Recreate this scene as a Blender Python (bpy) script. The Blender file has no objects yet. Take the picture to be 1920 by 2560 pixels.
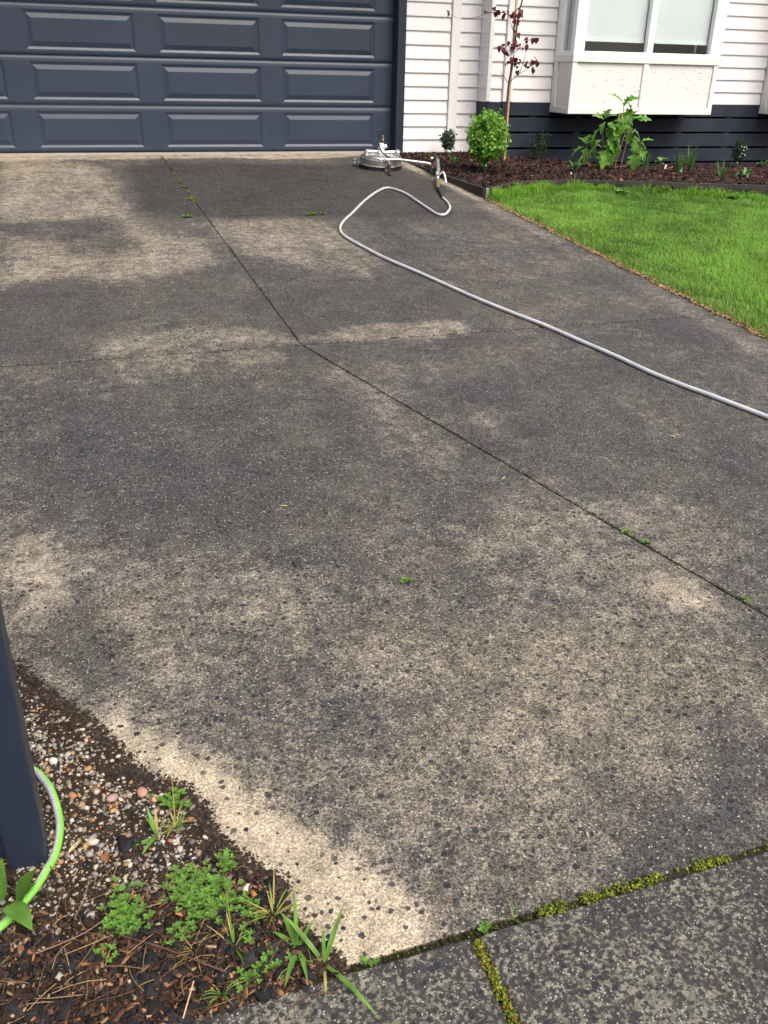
import bpy, bmesh, math, random
import numpy as np
from mathutils import Vector, Matrix, noise as mnoise
random.seed(7); rng = np.random.default_rng(7)
SC = bpy.context.scene
COL = SC.collection

# ---------------------------------------------------------------- camera, sky, sun, exposure
cam_d = bpy.data.cameras.new('camera'); cam = bpy.data.objects.new('camera', cam_d); COL.objects.link(cam)
_r = Vector((0.94618292, -0.32292001, 0.02146065)); _u = Vector((0.12625031, 0.42935541, 0.89426774)); _f = Vector((0.29799119, 0.84343144, -0.44701751))
_m = Matrix((( _r.x, _u.x, -_f.x), (_r.y, _u.y, -_f.y), (_r.z, _u.z, -_f.z))).to_4x4()
_m.translation = (0, 0, 0.8451)
cam.matrix_world = _m
cam_d.sensor_fit = 'VERTICAL'; cam_d.sensor_height = 36.0; cam_d.lens = 36.0 * 2235.94 / 2560.0
cam_d.clip_start = 0.05; cam_d.clip_end = 600
SC.camera = cam

SUN_EL, SUN_AZ = math.radians(56), math.radians(158)     # azimuth: 0 = +Y, clockwise
w = bpy.data.worlds.new('World'); SC.world = w; w.use_nodes = True
nt = w.node_tree; nt.nodes.clear()
sky = nt.nodes.new('ShaderNodeTexSky'); sky.sky_type = 'NISHITA'; sky.sun_disc = False
sky.sun_elevation = SUN_EL; sky.sun_rotation = SUN_AZ
sky.air_density = 1.0; sky.dust_density = 7.0; sky.ozone_density = 0.6
bg = nt.nodes.new('ShaderNodeBackground'); bg.inputs['Strength'].default_value = 0.125
wo = nt.nodes.new('ShaderNodeOutputWorld')
nt.links.new(sky.outputs[0], bg.inputs[0]); nt.links.new(bg.outputs[0], wo.inputs[0])
sd = bpy.data.lights.new('sun', 'SUN'); sd.energy = 1.45; sd.angle = math.radians(50); sd.color = (1.0, 0.965, 0.92)
so = bpy.data.objects.new('sun', sd); COL.objects.link(so)
_d = Vector((math.sin(SUN_AZ) * math.cos(SUN_EL), math.cos(SUN_AZ) * math.cos(SUN_EL), math.sin(SUN_EL)))
so.rotation_euler = _d.to_track_quat('Z', 'Y').to_euler(); so.location = _d * 30
vs = SC.view_settings
vs.view_transform = 'Standard'; vs.look = 'None'; vs.gamma = 1.0; vs.use_curve_mapping = False
vs.exposure = 0.82
SC.cycles.use_denoising = True
SC.cycles.max_bounces = 6
SC.cycles.sample_clamp_indirect = 6

# ---------------------------------------------------------------- helpers
YD = 10.016                       # plane of the garage door
SL = 0.06                         # the block falls towards the street
def gz(x, y): return SL * (min(y, 10.4) - YD)

class MB:
    def __init__(s): s.v = []; s.f = []; s.mi = []; s.c = []
    def add(s, vs, fs, mi=0, col=None):
        o = len(s.v); s.v += [tuple(a) for a in vs]
        s.f += [tuple(i + o for i in f) for f in fs]; s.mi += [mi] * len(fs)
        s.c += [col or (1, 1, 1)] * len(vs)
        return s
    def box(s, x0, x1, y0, y1, z0, z1, mi=0, col=None):
        v = [(x0,y0,z0),(x1,y0,z0),(x1,y1,z0),(x0,y1,z0),(x0,y0,z1),(x1,y0,z1),(x1,y1,z1),(x0,y1,z1)]
        return s.add(v, [(0,3,2,1),(4,5,6,7),(0,1,5,4),(1,2,6,5),(2,3,7,6),(3,0,4,7)], mi, col)
    def prism(s, prof, a, b, axis='x', mi=0):
        # prof: list of 2-D points, extruded from a to b along an axis
        n = len(prof); v = []
        for t in (a, b):
            for (p, r) in prof: v.append((t, p, r) if axis == 'x' else (p, t, r) if axis == 'y' else (p, r, t))
        f = [(i, (i+1) % n, n + (i+1) % n, n + i) for i in range(n)] + [tuple(range(n))[::-1], tuple(range(n, 2*n))]
        return s.add(v, f, mi)
    def tube(s, path, r, n=10, mi=0, split=False, cap=True, col=None):
        P = [Vector(p) for p in path]; v = []; f = []; mm = []
        prev = None
        for i, p in enumerate(P):
            t = (P[min(i+1, len(P)-1)] - P[max(i-1, 0)]).normalized()
            side = t.cross(Vector((0,0,1)))
            if side.length < 0.2: side = prev if prev else Vector((1,0,0))
            side = (side - t * side.dot(t)).normalized(); prev = side
            up = side.cross(t)
            rr = r(i / (len(P)-1)) if callable(r) else r
            for k in range(n):
                a = 2*math.pi*k/n
                v.append(p + side*math.cos(a)*rr + up*math.sin(a)*rr)
        for i in range(len(P)-1):
            for k in range(n):
                f.append((i*n+k, i*n+(k+1)%n, (i+1)*n+(k+1)%n, (i+1)*n+k))
                mm.append(1 if split and math.cos(2*math.pi*(k+.5)/n) > 0.12 else mi)
        if cap:
            f.append(tuple(range(n))[::-1]); f.append(tuple(range((len(P)-1)*n, len(P)*n))); mm += [mi, mi]
        o = len(s.v); s.v += [tuple(a) for a in v]; s.f += [tuple(i+o for i in q) for q in f]; s.mi += mm
        s.c += [col or (1,1,1)] * len(v)
        return s
    def lathe(s, prof, c=(0,0,0), n=40, mi=0, axis=None):
        M = Matrix.Identity(3) if axis is None else Vector((0,0,1)).rotation_difference(Vector(axis)).to_matrix()
        v = []; f = []
        for (r, z) in prof:
            for k in range(n):
                a = 2*math.pi*k/n
                v.append(Vector(c) + M @ Vector((r*math.cos(a), r*math.sin(a), z)))
        for i in range(len(prof)-1):
            for k in range(n): f.append((i*n+k, i*n+(k+1)%n, (i+1)*n+(k+1)%n, (i+1)*n+k))
        f.append(tuple(range(n))[::-1]); f.append(tuple(range((len(prof)-1)*n, len(prof)*n)))
        return s.add(v, f, mi)

def smooth_path(pts, k=6):
    P = [Vector(p) for p in pts]; out = []
    for i in range(len(P)-1):
        a, b, c, d = P[max(i-1,0)], P[i], P[i+1], P[min(i+2, len(P)-1)]
        for j in range(k):
            t = j/k
            out.append(0.5*((2*b) + (c-a)*t + (2*a-5*b+4*c-d)*t*t + (3*b-a-3*c+d)*t**3))
    out.append(P[-1]); return out

def wloc(o):
    l = Vector((0,0,0))
    while o: l += o.location; o = o.parent
    return l
def tag(o, label=None, cat=None, group=None, kind=None):
    if label: o['label'] = label
    if cat: o['category'] = cat
    if group: o['group'] = group
    if kind: o['kind'] = kind
    return o
def empty(name, loc, label, cat, group=None):
    o = bpy.data.objects.new(name, None); COL.objects.link(o); o.location = loc; o.empty_display_size = .1
    return tag(o, label, cat, group)
def link(name, me, mat, parent=None, smooth=False):
    for m in (mat if isinstance(mat, (list, tuple)) else [mat]): me.materials.append(m)
    if smooth: me.polygons.foreach_set('use_smooth', [True]*len(me.polygons))
    o = bpy.data.objects.new(name, me); COL.objects.link(o)
    if parent: o.parent = parent
    return o
def obj(name, mb, mat, parent=None, smooth=False, local=False, bevel=0, at=None):
    """one mesh object; vertices are given in world space unless local"""
    off = Vector((0,0,0)) if local else (wloc(parent) if parent else Vector(at or (0,0,0)))
    me = bpy.data.meshes.new(name)
    me.from_pydata([(a[0]-off.x, a[1]-off.y, a[2]-off.z) for a in mb.v], [], mb.f)
    if any(mb.mi): me.polygons.foreach_set('material_index', mb.mi)
    if mb.c and any(c != (1,1,1) for c in mb.c):
        at_ = me.attributes.new('col', 'FLOAT_COLOR', 'POINT')
        at_.data.foreach_set('color', np.array([(c[0],c[1],c[2],1) for c in mb.c], dtype=np.float32).ravel())
    me.validate(); me.update()
    o = link(name, me, mat, parent, smooth)
    if at and not parent: o.location = at
    if bevel:
        b = o.modifiers.new('bevel', 'BEVEL'); b.width = bevel; b.segments = 2; b.limit_method = 'ANGLE'
    return o
def np_mesh(name, V, F, cols=None):
    """V (n,3); F list of index arrays (m,k)"""
    me = bpy.data.meshes.new(name)
    me.vertices.add(len(V)); me.vertices.foreach_set('co', np.ascontiguousarray(V, dtype=np.float32).ravel())
    loops = np.concatenate([f.ravel() for f in F]).astype(np.int32)
    tot = np.concatenate([np.full(len(f), f.shape[1]) for f in F]).astype(np.int32)
    st = np.concatenate([[0], np.cumsum(tot)[:-1]]).astype(np.int32)
    me.loops.add(len(loops)); me.loops.foreach_set('vertex_index', loops)
    me.polygons.add(len(tot)); me.polygons.foreach_set('loop_start', st); me.polygons.foreach_set('loop_total', tot)
    if cols is not None:
        a = me.attributes.new('col', 'FLOAT_COLOR', 'POINT')
        c = np.ones((len(V), 4), dtype=np.float32); c[:, :3] = cols
        a.data.foreach_set('color', c.ravel())
    me.update(calc_edges=True); me.validate()
    return me

# ---------------------------------------------------------------- materials
class NT:
    def __init__(s, name):
        s.m = bpy.data.materials.new(name); s.m.use_nodes = True; s.t = s.m.node_tree
        s.b = s.t.nodes['Principled BSDF']; s.out = s.t.nodes['Material Output']
    def n(s, kind, **kw):
        x = s.t.nodes.new(kind)
        for k, v in kw.items():
            if k in x.inputs: s.set(x, k, v)
            else: setattr(x, k, v)
        return x
    def set(s, x, k, v):
        i = x.inputs[k]
        if hasattr(v, 'is_linked') or isinstance(v, bpy.types.NodeSocket): s.t.links.new(v, i)
        else: i.default_value = v
    def math(s, op, a, b=0.0, c=None, clamp=False):
        x = s.t.nodes.new('ShaderNodeMath'); x.operation = op; x.use_clamp = clamp
        for i, v in enumerate((a, b, c)):
            if v is None: continue
            if isinstance(v, bpy.types.NodeSocket): s.t.links.new(v, x.inputs[i])
            else: x.inputs[i].default_value = v
        return x.outputs[0]
    def mix(s, f, a, b, mode='MIX'):
        x = s.t.nodes.new('ShaderNodeMix'); x.data_type = 'RGBA'; x.blend_type = mode
        for k, v in ((0, f), (6, a), (7, b)):
            if isinstance(v, bpy.types.NodeSocket): s.t.links.new(v, x.inputs[k])
            else: x.inputs[k].default_value = v if k == 0 else (*v[:3], 1)
        return x.outputs[2]
    def step(s, v, a, b, to0=0.0, to1=1.0):
        x = s.t.nodes.new('ShaderNodeMapRange'); x.interpolation_type = 'SMOOTHSTEP'
        s.t.links.new(v, x.inputs[0])
        for i, q in enumerate((a, b, to0, to1)): x.inputs[i+1].default_value = q
        return x.outputs[0]
    def pos(s): return s.t.nodes.new('ShaderNodeNewGeometry').outputs['Position']
    def noise(s, vec, scale, detail=4, rough=.55, out=0):
        x = s.t.nodes.new('ShaderNodeTexNoise'); s.t.links.new(vec, x.inputs['Vector'])
        x.inputs['Scale'].default_value = scale; x.inputs['Detail'].default_value = detail; x.inputs['Roughness'].default_value = rough
        return x.outputs[out]
    def vor(s, vec, scale, feature='F1', rnd=1.0):
        x = s.t.nodes.new('ShaderNodeTexVoronoi'); x.feature = feature; s.t.links.new(vec, x.inputs['Vector'])
        x.inputs['Scale'].default_value = scale; x.inputs['Randomness'].default_value = rnd
        return x
    def bump(s, h, strength=.3, dist=.01):
        x = s.t.nodes.new('ShaderNodeBump'); x.inputs['Strength'].default_value = strength; x.inputs['Distance'].default_value = dist
        s.t.links.new(h, x.inputs['Height']); s.t.links.new(x.outputs[0], s.b.inputs['Normal'])
    def base(s, c):
        if isinstance(c, bpy.types.NodeSocket): s.t.links.new(c, s.b.inputs['Base Color'])
        else: s.b.inputs['Base Color'].default_value = (*c[:3], 1)
    def rough(s, r):
        if isinstance(r, bpy.types.NodeSocket): s.t.links.new(r, s.b.inputs['Roughness'])
        else: s.b.inputs['Roughness'].default_value = r

def paint(name, c, rough=.5, var=.12, scale=3.0, bump=.05, bscale=60, spec=.4, dirt=None):
    t = NT(name); p = t.pos()
    n = t.noise(p, scale, 6, .6)
    a = tuple(x*(1-var) for x in c); b = tuple(min(1, x*(1+var)) for x in c)
    col = t.mix(t.step(n, .3, .7), a, b)
    if dirt:
        d = t.step(t.noise(p, 9, 8, .7), .52, .8)
        col = t.mix(t.math('MULTIPLY', d, .22), col, dirt)
    t.base(col); t.rough(t.step(t.noise(p, 14, 4), .2, .8, rough-.03, rough+.05))
    t.b.inputs['Specular IOR Level'].default_value = spec
    if bump: t.bump(t.noise(p, bscale, 5, .6), bump, .004)
    return t.m
def metal(name, c, rough=.35, var=.2):
    t = NT(name); p = t.pos()
    n = t.noise(p, 30, 5, .6)
    t.base(t.mix(n, tuple(x*(1-var) for x in c), c)); t.b.inputs['Metallic'].default_value = 1.0
    t.rough(t.step(n, .3, .7, rough-.1, rough+.15)); return t.m
def leafmat(name, c, var=.3, trans=.35, rough=.5, vcol=False, scale=18):
    t = NT(name); p = t.pos()
    n = t.noise(p, scale, 3)
    col = t.mix(t.step(n, .25, .75), tuple(x*(1-var) for x in c), tuple(min(1, x*(1+var)) for x in c))
    if vcol:
        a = t.n('ShaderNodeAttribute', attribute_name='col')
        col = t.mix(1.0, col, a.outputs['Color'], 'MULTIPLY')
    t.base(col); t.rough(rough); t.b.inputs['Specular IOR Level'].default_value = .35
    tr = t.n('ShaderNodeBsdfTranslucent'); t.t.links.new(col, tr.inputs['Color'])
    mx = t.n('ShaderNodeMixShader'); mx.inputs[0].default_value = trans
    t.t.links.new(t.b.outputs[0], mx.inputs[1]); t.t.links.new(tr.outputs[0], mx.inputs[2])
    t.t.links.new(mx.outputs[0], t.out.inputs['Surface'])
    return t.m
def vmat(name, rough=.8, var=.35, scale=120, bump=.3, spec=.3):
    """colour comes from each piece's own colour attribute"""
    t = NT(name); p = t.pos()
    a = t.n('ShaderNodeAttribute', attribute_name='col')
    n = t.noise(p, scale, 4, .6)
    t.base(t.mix(1.0, a.outputs['Color'], t.mix(n, (1-var,)*3, (1+var,)*3), 'MULTIPLY'))
    t.rough(rough); t.b.inputs['Specular IOR Level'].default_value = spec
    if bump: t.bump(n, bump, .003)
    return t.m

def concrete_mat():
    t = NT('washed_concrete'); p = t.pos()
    s = t.n('ShaderNodeAttribute', attribute_name='stain').outputs['Fac']
    n1 = t.noise(p, 2.6, 9, .68); n2 = t.noise(p, 22, 6, .65); n3 = t.noise(p, 110, 3, .6)
    e = t.math('ADD', s, t.math('MULTIPLY', t.math('SUBTRACT', n1, .5), .55))
    mp = t.n('ShaderNodeMapping'); t.t.links.new(p, mp.inputs['Vector']); mp.inputs['Rotation'].default_value = (0, 0, .22); mp.inputs['Scale'].default_value = (9, 1.3, 1)
    e = t.math('ADD', e, t.math('MULTIPLY', t.math('SUBTRACT', t.noise(mp.outputs[0], 1.0, 6, .65), .5), .38))
    e = t.math('ADD', e, t.math('MULTIPLY', t.math('SUBTRACT', n2, .5), .8))
    e = t.math('ADD', e, t.math('MULTIPLY', t.math('SUBTRACT', n3, .5), .75))
    m = t.step(e, .05, .92)
    big = t.noise(p, .9, 4, .5)
    clean = t.mix(t.step(big, .35, .65), (.335, .288, .208), (.350, .308, .245))
    clean = t.mix(t.step(n2, .35, .8), clean, (.26, .218, .155))
    dark = t.mix(t.step(t.noise(p, 1.7, 5, .6), .35, .65), (.042, .0420, .0422), (.060, .0555, .0470))
    dark = t.mix(t.step(s, 1.0, 1.2, 0, .55), dark, (.022, .0215, .020))
    col = t.mix(m, clean, dark)
    mo = t.step(t.noise(p, 7, 9, .78), .25, .75, .66, 1.40)
    col = t.mix(1.0, col, t.n('ShaderNodeCombineColor', Red=mo, Green=mo, Blue=mo).outputs[0], 'MULTIPLY')
    # sand and fine stone in the paste
    v1 = t.vor(p, 330); g1 = t.n('ShaderNodeSeparateColor'); t.t.links.new(v1.outputs['Color'], g1.inputs[0])
    f1 = t.math('ADD', 1.0, t.math('MULTIPLY', t.step(g1.outputs[0], 0, 1, -.66, .80), t.step(m, 0, 1, .55, 1.0)))
    col = t.mix(1.0, col, t.n('ShaderNodeCombineColor', Red=f1, Green=f1, Blue=f1).outputs[0], 'MULTIPLY')
    v2 = t.vor(p, 150); g2 = t.n('ShaderNodeSeparateColor'); t.t.links.new(v2.outputs['Color'], g2.inputs[0])
    spk = t.math('MULTIPLY', t.math('GREATER_THAN', g2.outputs[1], .86), t.step(v2.outputs['Distance'], .30, .42, 1, 0))
    col = t.mix(t.math('MULTIPLY', spk, .7), col, (.40, .37, .32))
    dk = t.math('MULTIPLY', t.math('GREATER_THAN', g2.outputs[0], .70), t.step(v2.outputs['Distance'], .34, .48, 1, 0))
    col = t.mix(t.math('MULTIPLY', dk, t.step(m, 0, 1, .30, .75)), col, (.045, .043, .042))
    # flush basalt aggregate
    warp = t.n('ShaderNodeVectorMath', operation='ADD'); nz = t.n('ShaderNodeTexNoise'); t.t.links.new(p, nz.inputs['Vector']); nz.inputs['Scale'].default_value = 160
    sc = t.n('ShaderNodeVectorMath', operation='SCALE'); t.t.links.new(nz.outputs['Color'], sc.inputs[0]); sc.inputs['Scale'].default_value = .007
    t.t.links.new(p, warp.inputs[0]); t.t.links.new(sc.outputs[0], warp.inputs[1])
    v3 = t.vor(warp.outputs[0], 58); g3 = t.n('ShaderNodeSeparateColor'); t.t.links.new(v3.outputs['Color'], g3.inputs[0])
    rad = t.step(g3.outputs[1], 0, 1, .14, .42)
    st = t.math('MULTIPLY', t.math('GREATER_THAN', g3.outputs[0], .62), t.math('LESS_THAN', v3.outputs['Distance'], rad))
    stc = t.mix(g3.outputs[2], (.010, .012, .016), (.038, .040, .045))
    col = t.mix(t.math('MULTIPLY', st, t.step(n1, .3, .6, .7, .97)), col, stc)
    t.base(col); t.rough(.72); t.b.inputs['Specular IOR Level'].default_value = .22
    h = t.math('ADD', t.math('MULTIPLY', v2.outputs['Distance'], -.8), t.math('MULTIPLY', n3, .8))
    t.bump(h, .55, .004)
    return t.m
def footpath_mat():
    t = NT('exposed_aggregate'); p = t.pos()
    n1 = t.noise(p, 105, 7, .70); n2 = t.noise(p, 6, 6, .65); n4 = t.noise(p, 240, 3, .6)
    e = t.math('ADD', n1, t.math('MULTIPLY', t.math('SUBTRACT', n2, .5), .28))
    e = t.math('ADD', e, t.math('MULTIPLY', t.math('SUBTRACT', n4, .5), .22))
    m = t.step(e, .48, .60)
    pale = t.mix(t.step(t.noise(p, 33, 6, .7), .3, .7), (.095, .095, .072), (.24, .225, .175))
    dark = t.mix(t.noise(p, 40, 4), (.020, .0205, .022), (.052, .051, .050))
    col = t.mix(m, dark, pale)
    v2 = t.vor(p, 210); g2 = t.n('ShaderNodeSeparateColor'); t.t.links.new(v2.outputs['Color'], g2.inputs[0])
    spk = t.math('MULTIPLY', t.math('GREATER_THAN', g2.outputs[1], .90), t.step(v2.outputs['Distance'], .28, .38, 1, 0))
    col = t.mix(t.math('MULTIPLY', spk, .75), col, (.45, .43, .40))
    v3 = t.vor(p, 62); g3 = t.n('ShaderNodeSeparateColor'); t.t.links.new(v3.outputs['Color'], g3.inputs[0])
    st = t.math('MULTIPLY', t.math('GREATER_THAN', g3.outputs[0], .62), t.math('LESS_THAN', v3.outputs['Distance'], t.step(g3.outputs[1], 0, 1, .2, .42)))
    col = t.mix(t.math('MULTIPLY', st, .88), col, (.020, .022, .026))
    t.base(col); t.rough(.8); t.b.inputs['Specular IOR Level'].default_value = .2
    t.bump(t.math('ADD', t.math('MULTIPLY', n1, .8), t.math('MULTIPLY', v2.outputs['Distance'], -.5)), .7, .005)
    return t.m
def soil_mat(name, a, b, scale=60):
    t = NT(name); p = t.pos()
    n = t.noise(p, scale, 8, .7); n2 = t.noise(p, scale*5, 4, .6)
    t.base(t.mix(t.step(t.math('ADD', n, t.math('MULTIPLY', t.math('SUBTRACT', n2, .5), .5)), .3, .7), a, b)); t.rough(.95); t.bump(n, .9, .01)
    t.b.inputs['Specular IOR Level'].default_value = .15
    return t.m
def stucco_mat():
    t = NT('trowelled_render'); p = t.pos()
    n = t.noise(p, 4, 3); t.base(t.mix(n, (.66, .645, .62), (.73, .715, .69))); t.rough(.7)
    wv = t.n('ShaderNodeVectorMath', operation='ADD'); nz = t.n('ShaderNodeTexNoise'); t.t.links.new(p, nz.inputs['Vector']); nz.inputs['Scale'].default_value = 6
    sc = t.n('ShaderNodeVectorMath', operation='SCALE'); t.t.links.new(nz.outputs['Color'], sc.inputs[0]); sc.inputs['Scale'].default_value = .22
    t.t.links.new(p, wv.inputs[0]); t.t.links.new(sc.outputs[0], wv.inputs[1])
    v = t.vor(wv.outputs[0], 11, 'DISTANCE_TO_EDGE')
    ridge = t.math('MULTIPLY', t.step(v.outputs['Distance'], .0, .10, 1, 0), t.step(t.noise(p, 9, 3), .48, .62))
    t.bump(t.math('ADD', ridge, t.math('MULTIPLY', t.noise(p, 70, 4), .25)), .42, .008)
    return t.m
def glass_mat():
    t = NT('window_glass')
    tr = t.n('ShaderNodeBsdfTransparent'); tr.inputs[0].default_value = (.955, .975, .975, 1)
    gl = t.n('ShaderNodeBsdfGlossy'); gl.inputs['Roughness'].default_value = .01
    fr = t.n('ShaderNodeLayerWeight'); fr.inputs[0].default_value = .5
    f = t.math('ADD', t.math('MULTIPLY', t.math('POWER', fr.outputs['Facing'], 5.0), .9), .06, clamp=True)
    mx = t.n('ShaderNodeMixShader'); t.t.links.new(f, mx.inputs[0]); t.t.links.new(tr.outputs[0], mx.inputs[1]); t.t.links.new(gl.outputs[0], mx.inputs[2])
    t.t.links.new(mx.outputs[0], t.out.inputs['Surface']); return t.m
def hose_mat():
    t = NT('braided_hose'); p = t.pos()
    x = t.n('ShaderNodeTexChecker'); t.t.links.new(p, x.inputs['Vector']); x.inputs['Scale'].default_value = 520
    x.inputs['Color1'].default_value = (.62, .63, .66, 1); x.inputs['Color2'].default_value = (.10, .10, .11, 1)
    n = t.noise(p, 300, 2)
    t.base(t.mix(t.math('MULTIPLY', n, .5), x.outputs[0], (.45, .46, .48))); t.rough(.45); return t.m

M = dict(
    navy=paint('navy_door_paint', (.026, .039, .068), .36, .07, 1.6, 0, 200, .55, dirt=(.05, .06, .075)),
    navytrim=paint('navy_trim_paint', (.017, .024, .043), .38, .08, 2, .04, 90, .45, dirt=(.045, .05, .06)),
    navyboard=paint('navy_fence_paint', (.020, .026, .042), .6, .2, 5, .15, 40, .3),
    siding=paint('siding_paint', (.77, .755, .755), .55, .035, 1.5, .03, 90, .3),
    cream=paint('cream_trim_paint', (.73, .715, .69), .55, .03, 2, .03, 80, .3),
    white=paint('white_frame_paint', (.86, .86, .87), .35, .02, 2, 0, 80, .4),
    stucco=stucco_mat(), glass=glass_mat(),
    blind=paint('blind_fabric', (.74, .78, .785), .8, .03, 3, .02, 300, .2),
    blindrail=paint('blind_rail', (.78, .84, .82), .5, .02, 3, 0, 60, .3),
    room=paint('room_plaster', (.10, .095, .09), .9, .1, 2, 0, 60, .2),
    dark=paint('void_shade_black', (.008, .008, .009), .9, .1, 2, 0, 60, .1),  # shade behind the base boards, put in as colour
    concrete=concrete_mat(), footpath=footpath_mat(),
    threshold=paint('trowelled_concrete', (.34, .31, .27), .8, .15, 14, .2, 120, .3, dirt=(.14, .115, .08)),
    soil=soil_mat('dark_soil', (.014, .010, .007), (.055, .038, .026), 70),
    bedsoil=soil_mat('mulch_base', (.012, .008, .006), (.045, .024, .015), 45),
    lawnsoil=soil_mat('lawn_soil', (.020, .026, .010), (.055, .06, .022), 40),
    ground=soil_mat('ground_earth', (.04, .04, .025), (.08, .08, .05), 3),
    joint=soil_mat('joint_dirt', (.020, .018, .012), (.055, .052, .030), 90),
    edging=paint('recycled_edging', (.040, .039, .036), .75, .25, 6, .15, 60, .25, dirt=(.09, .08, .06)),
    chips=vmat('bark_chip', .85, .45, 90, .4, .3), pebble=vmat('pebble_stone', .6, .25, 160, .15, .35),
    aggregate=paint('basalt_aggregate', (.014, .016, .021), .6, .3, 90, .2, 300, .4),
    grass=leafmat('lawn_grass', (1, 1, 1), .18, .45, .5, True, 3),
    moss=leafmat('joint_moss', (1, 1, 1), .3, .3, .8, True, 60),
    weed=leafmat('weed_leaf', (.13, .30, .045), .35, .35, .5, False, 40),
    blade=leafmat('grass_blade', (.14, .30, .045), .35, .4, .45, False, 25),
    straw=leafmat('dry_blade', (.36, .30, .09), .3, .3, .6, False, 30),
    box=leafmat('box_leaf', (1, 1, 1), .2, .4, .45, True, 25),
    shrub=leafmat('shrub_leaf', (.028, .060, .026), .4, .2, .4, False, 40),
    hydra=leafmat('hydrangea_leaf', (.17, .37, .065), .4, .4, .45, False, 9),
    strap=leafmat('strap_leaf', (.085, .21, .06), .35, .3, .4, False, 14),
    sedge=leafmat('sedge_blade', (.070, .165, .04), .4, .3, .45, False, 14),
    redleaf=leafmat('redbud_leaf', (.10, .020, .024), .45, .3, .5, False, 14),
    seedling=leafmat('broad_leaf', (.105, .23, .035), .3, .35, .42, False, 25),
    bark=paint('young_bark', (.085, .05, .04), .85, .3, 40, .4, 120, .2),
    woodystem=paint('woody_stem', (.20, .13, .085), .85, .3, 40, .4, 120, .2),
    stake=paint('garden_stake', (.50, .34, .19), .8, .2, 20, .3, 90, .2),
    steel=metal('brushed_steel', (.62, .61, .59), .42), deckside=metal('scuffed_deck', (.36, .345, .32), .58), chrome=metal('bright_tube', (.86, .87, .89), .22),
    brass=metal('brass_fitting', (.62, .48, .24), .35),
    rubber=paint('black_rubber', (.014, .014, .015), .55, .2, 20, .05, 90, .4),
    grey=paint('grey_plastic', (.16, .18, .19), .5, .15, 20, .05, 90, .4),
    red=paint('red_trigger', (.42, .03, .03), .45, .1, 20, 0, 90, .4),
    whiteplastic=paint('white_plastic', (.74, .74, .72), .45, .04, 20, 0, 90, .4),
    hosegrey=paint('grey_pressure_hose', (.44, .455, .465), .45, .12, 9, .05, 200, .4),
    hosegreen=paint('green_garden_hose', (.20, .50, .075), .45, .10, 10, 0, 90, .35, dirt=(.12, .16, .05)), hosebraid=hose_mat(),
    teal=paint('teal_tie', (.03, .45, .33), .5, .1, 20, 0, 90, .4),
    tagcard=paint('plant_label_card', (.55, .57, .58), .5, .1, 60, 0, 90, .3),
    petal=leafmat('white_petal', (.80, .79, .70), .05, .3, .5, False, 10),
    deadleaf=leafmat('dead_leaf', (.22, .10, .045), .4, .2, .7, False, 40),
    palebit=leafmat('pale_leaf', (.45, .38, .18), .25, .2, .6, False, 40),
)

# ================================================================ SETTING
# ---- ground sheet, lawn sheet
mb = MB(); xs = [-150, -40, -6, 12, 40, 150]; ys = [-150, -30, 0, 6, 10.4, 40, 150]
for i, y in enumerate(ys):
    for x in xs: mb.v.append((x, y, SL*(max(-8, min(y, 10.4))-YD) - .16)); mb.c.append((1,1,1))
for i in range(len(ys)-1):
    for j in range(len(xs)-1):
        a = i*len(xs)+j; mb.f.append((a, a+1, a+1+len(xs), a+len(xs))); mb.mi.append(0)
tag(obj('ground', mb, M['ground']), kind='structure')

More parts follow.
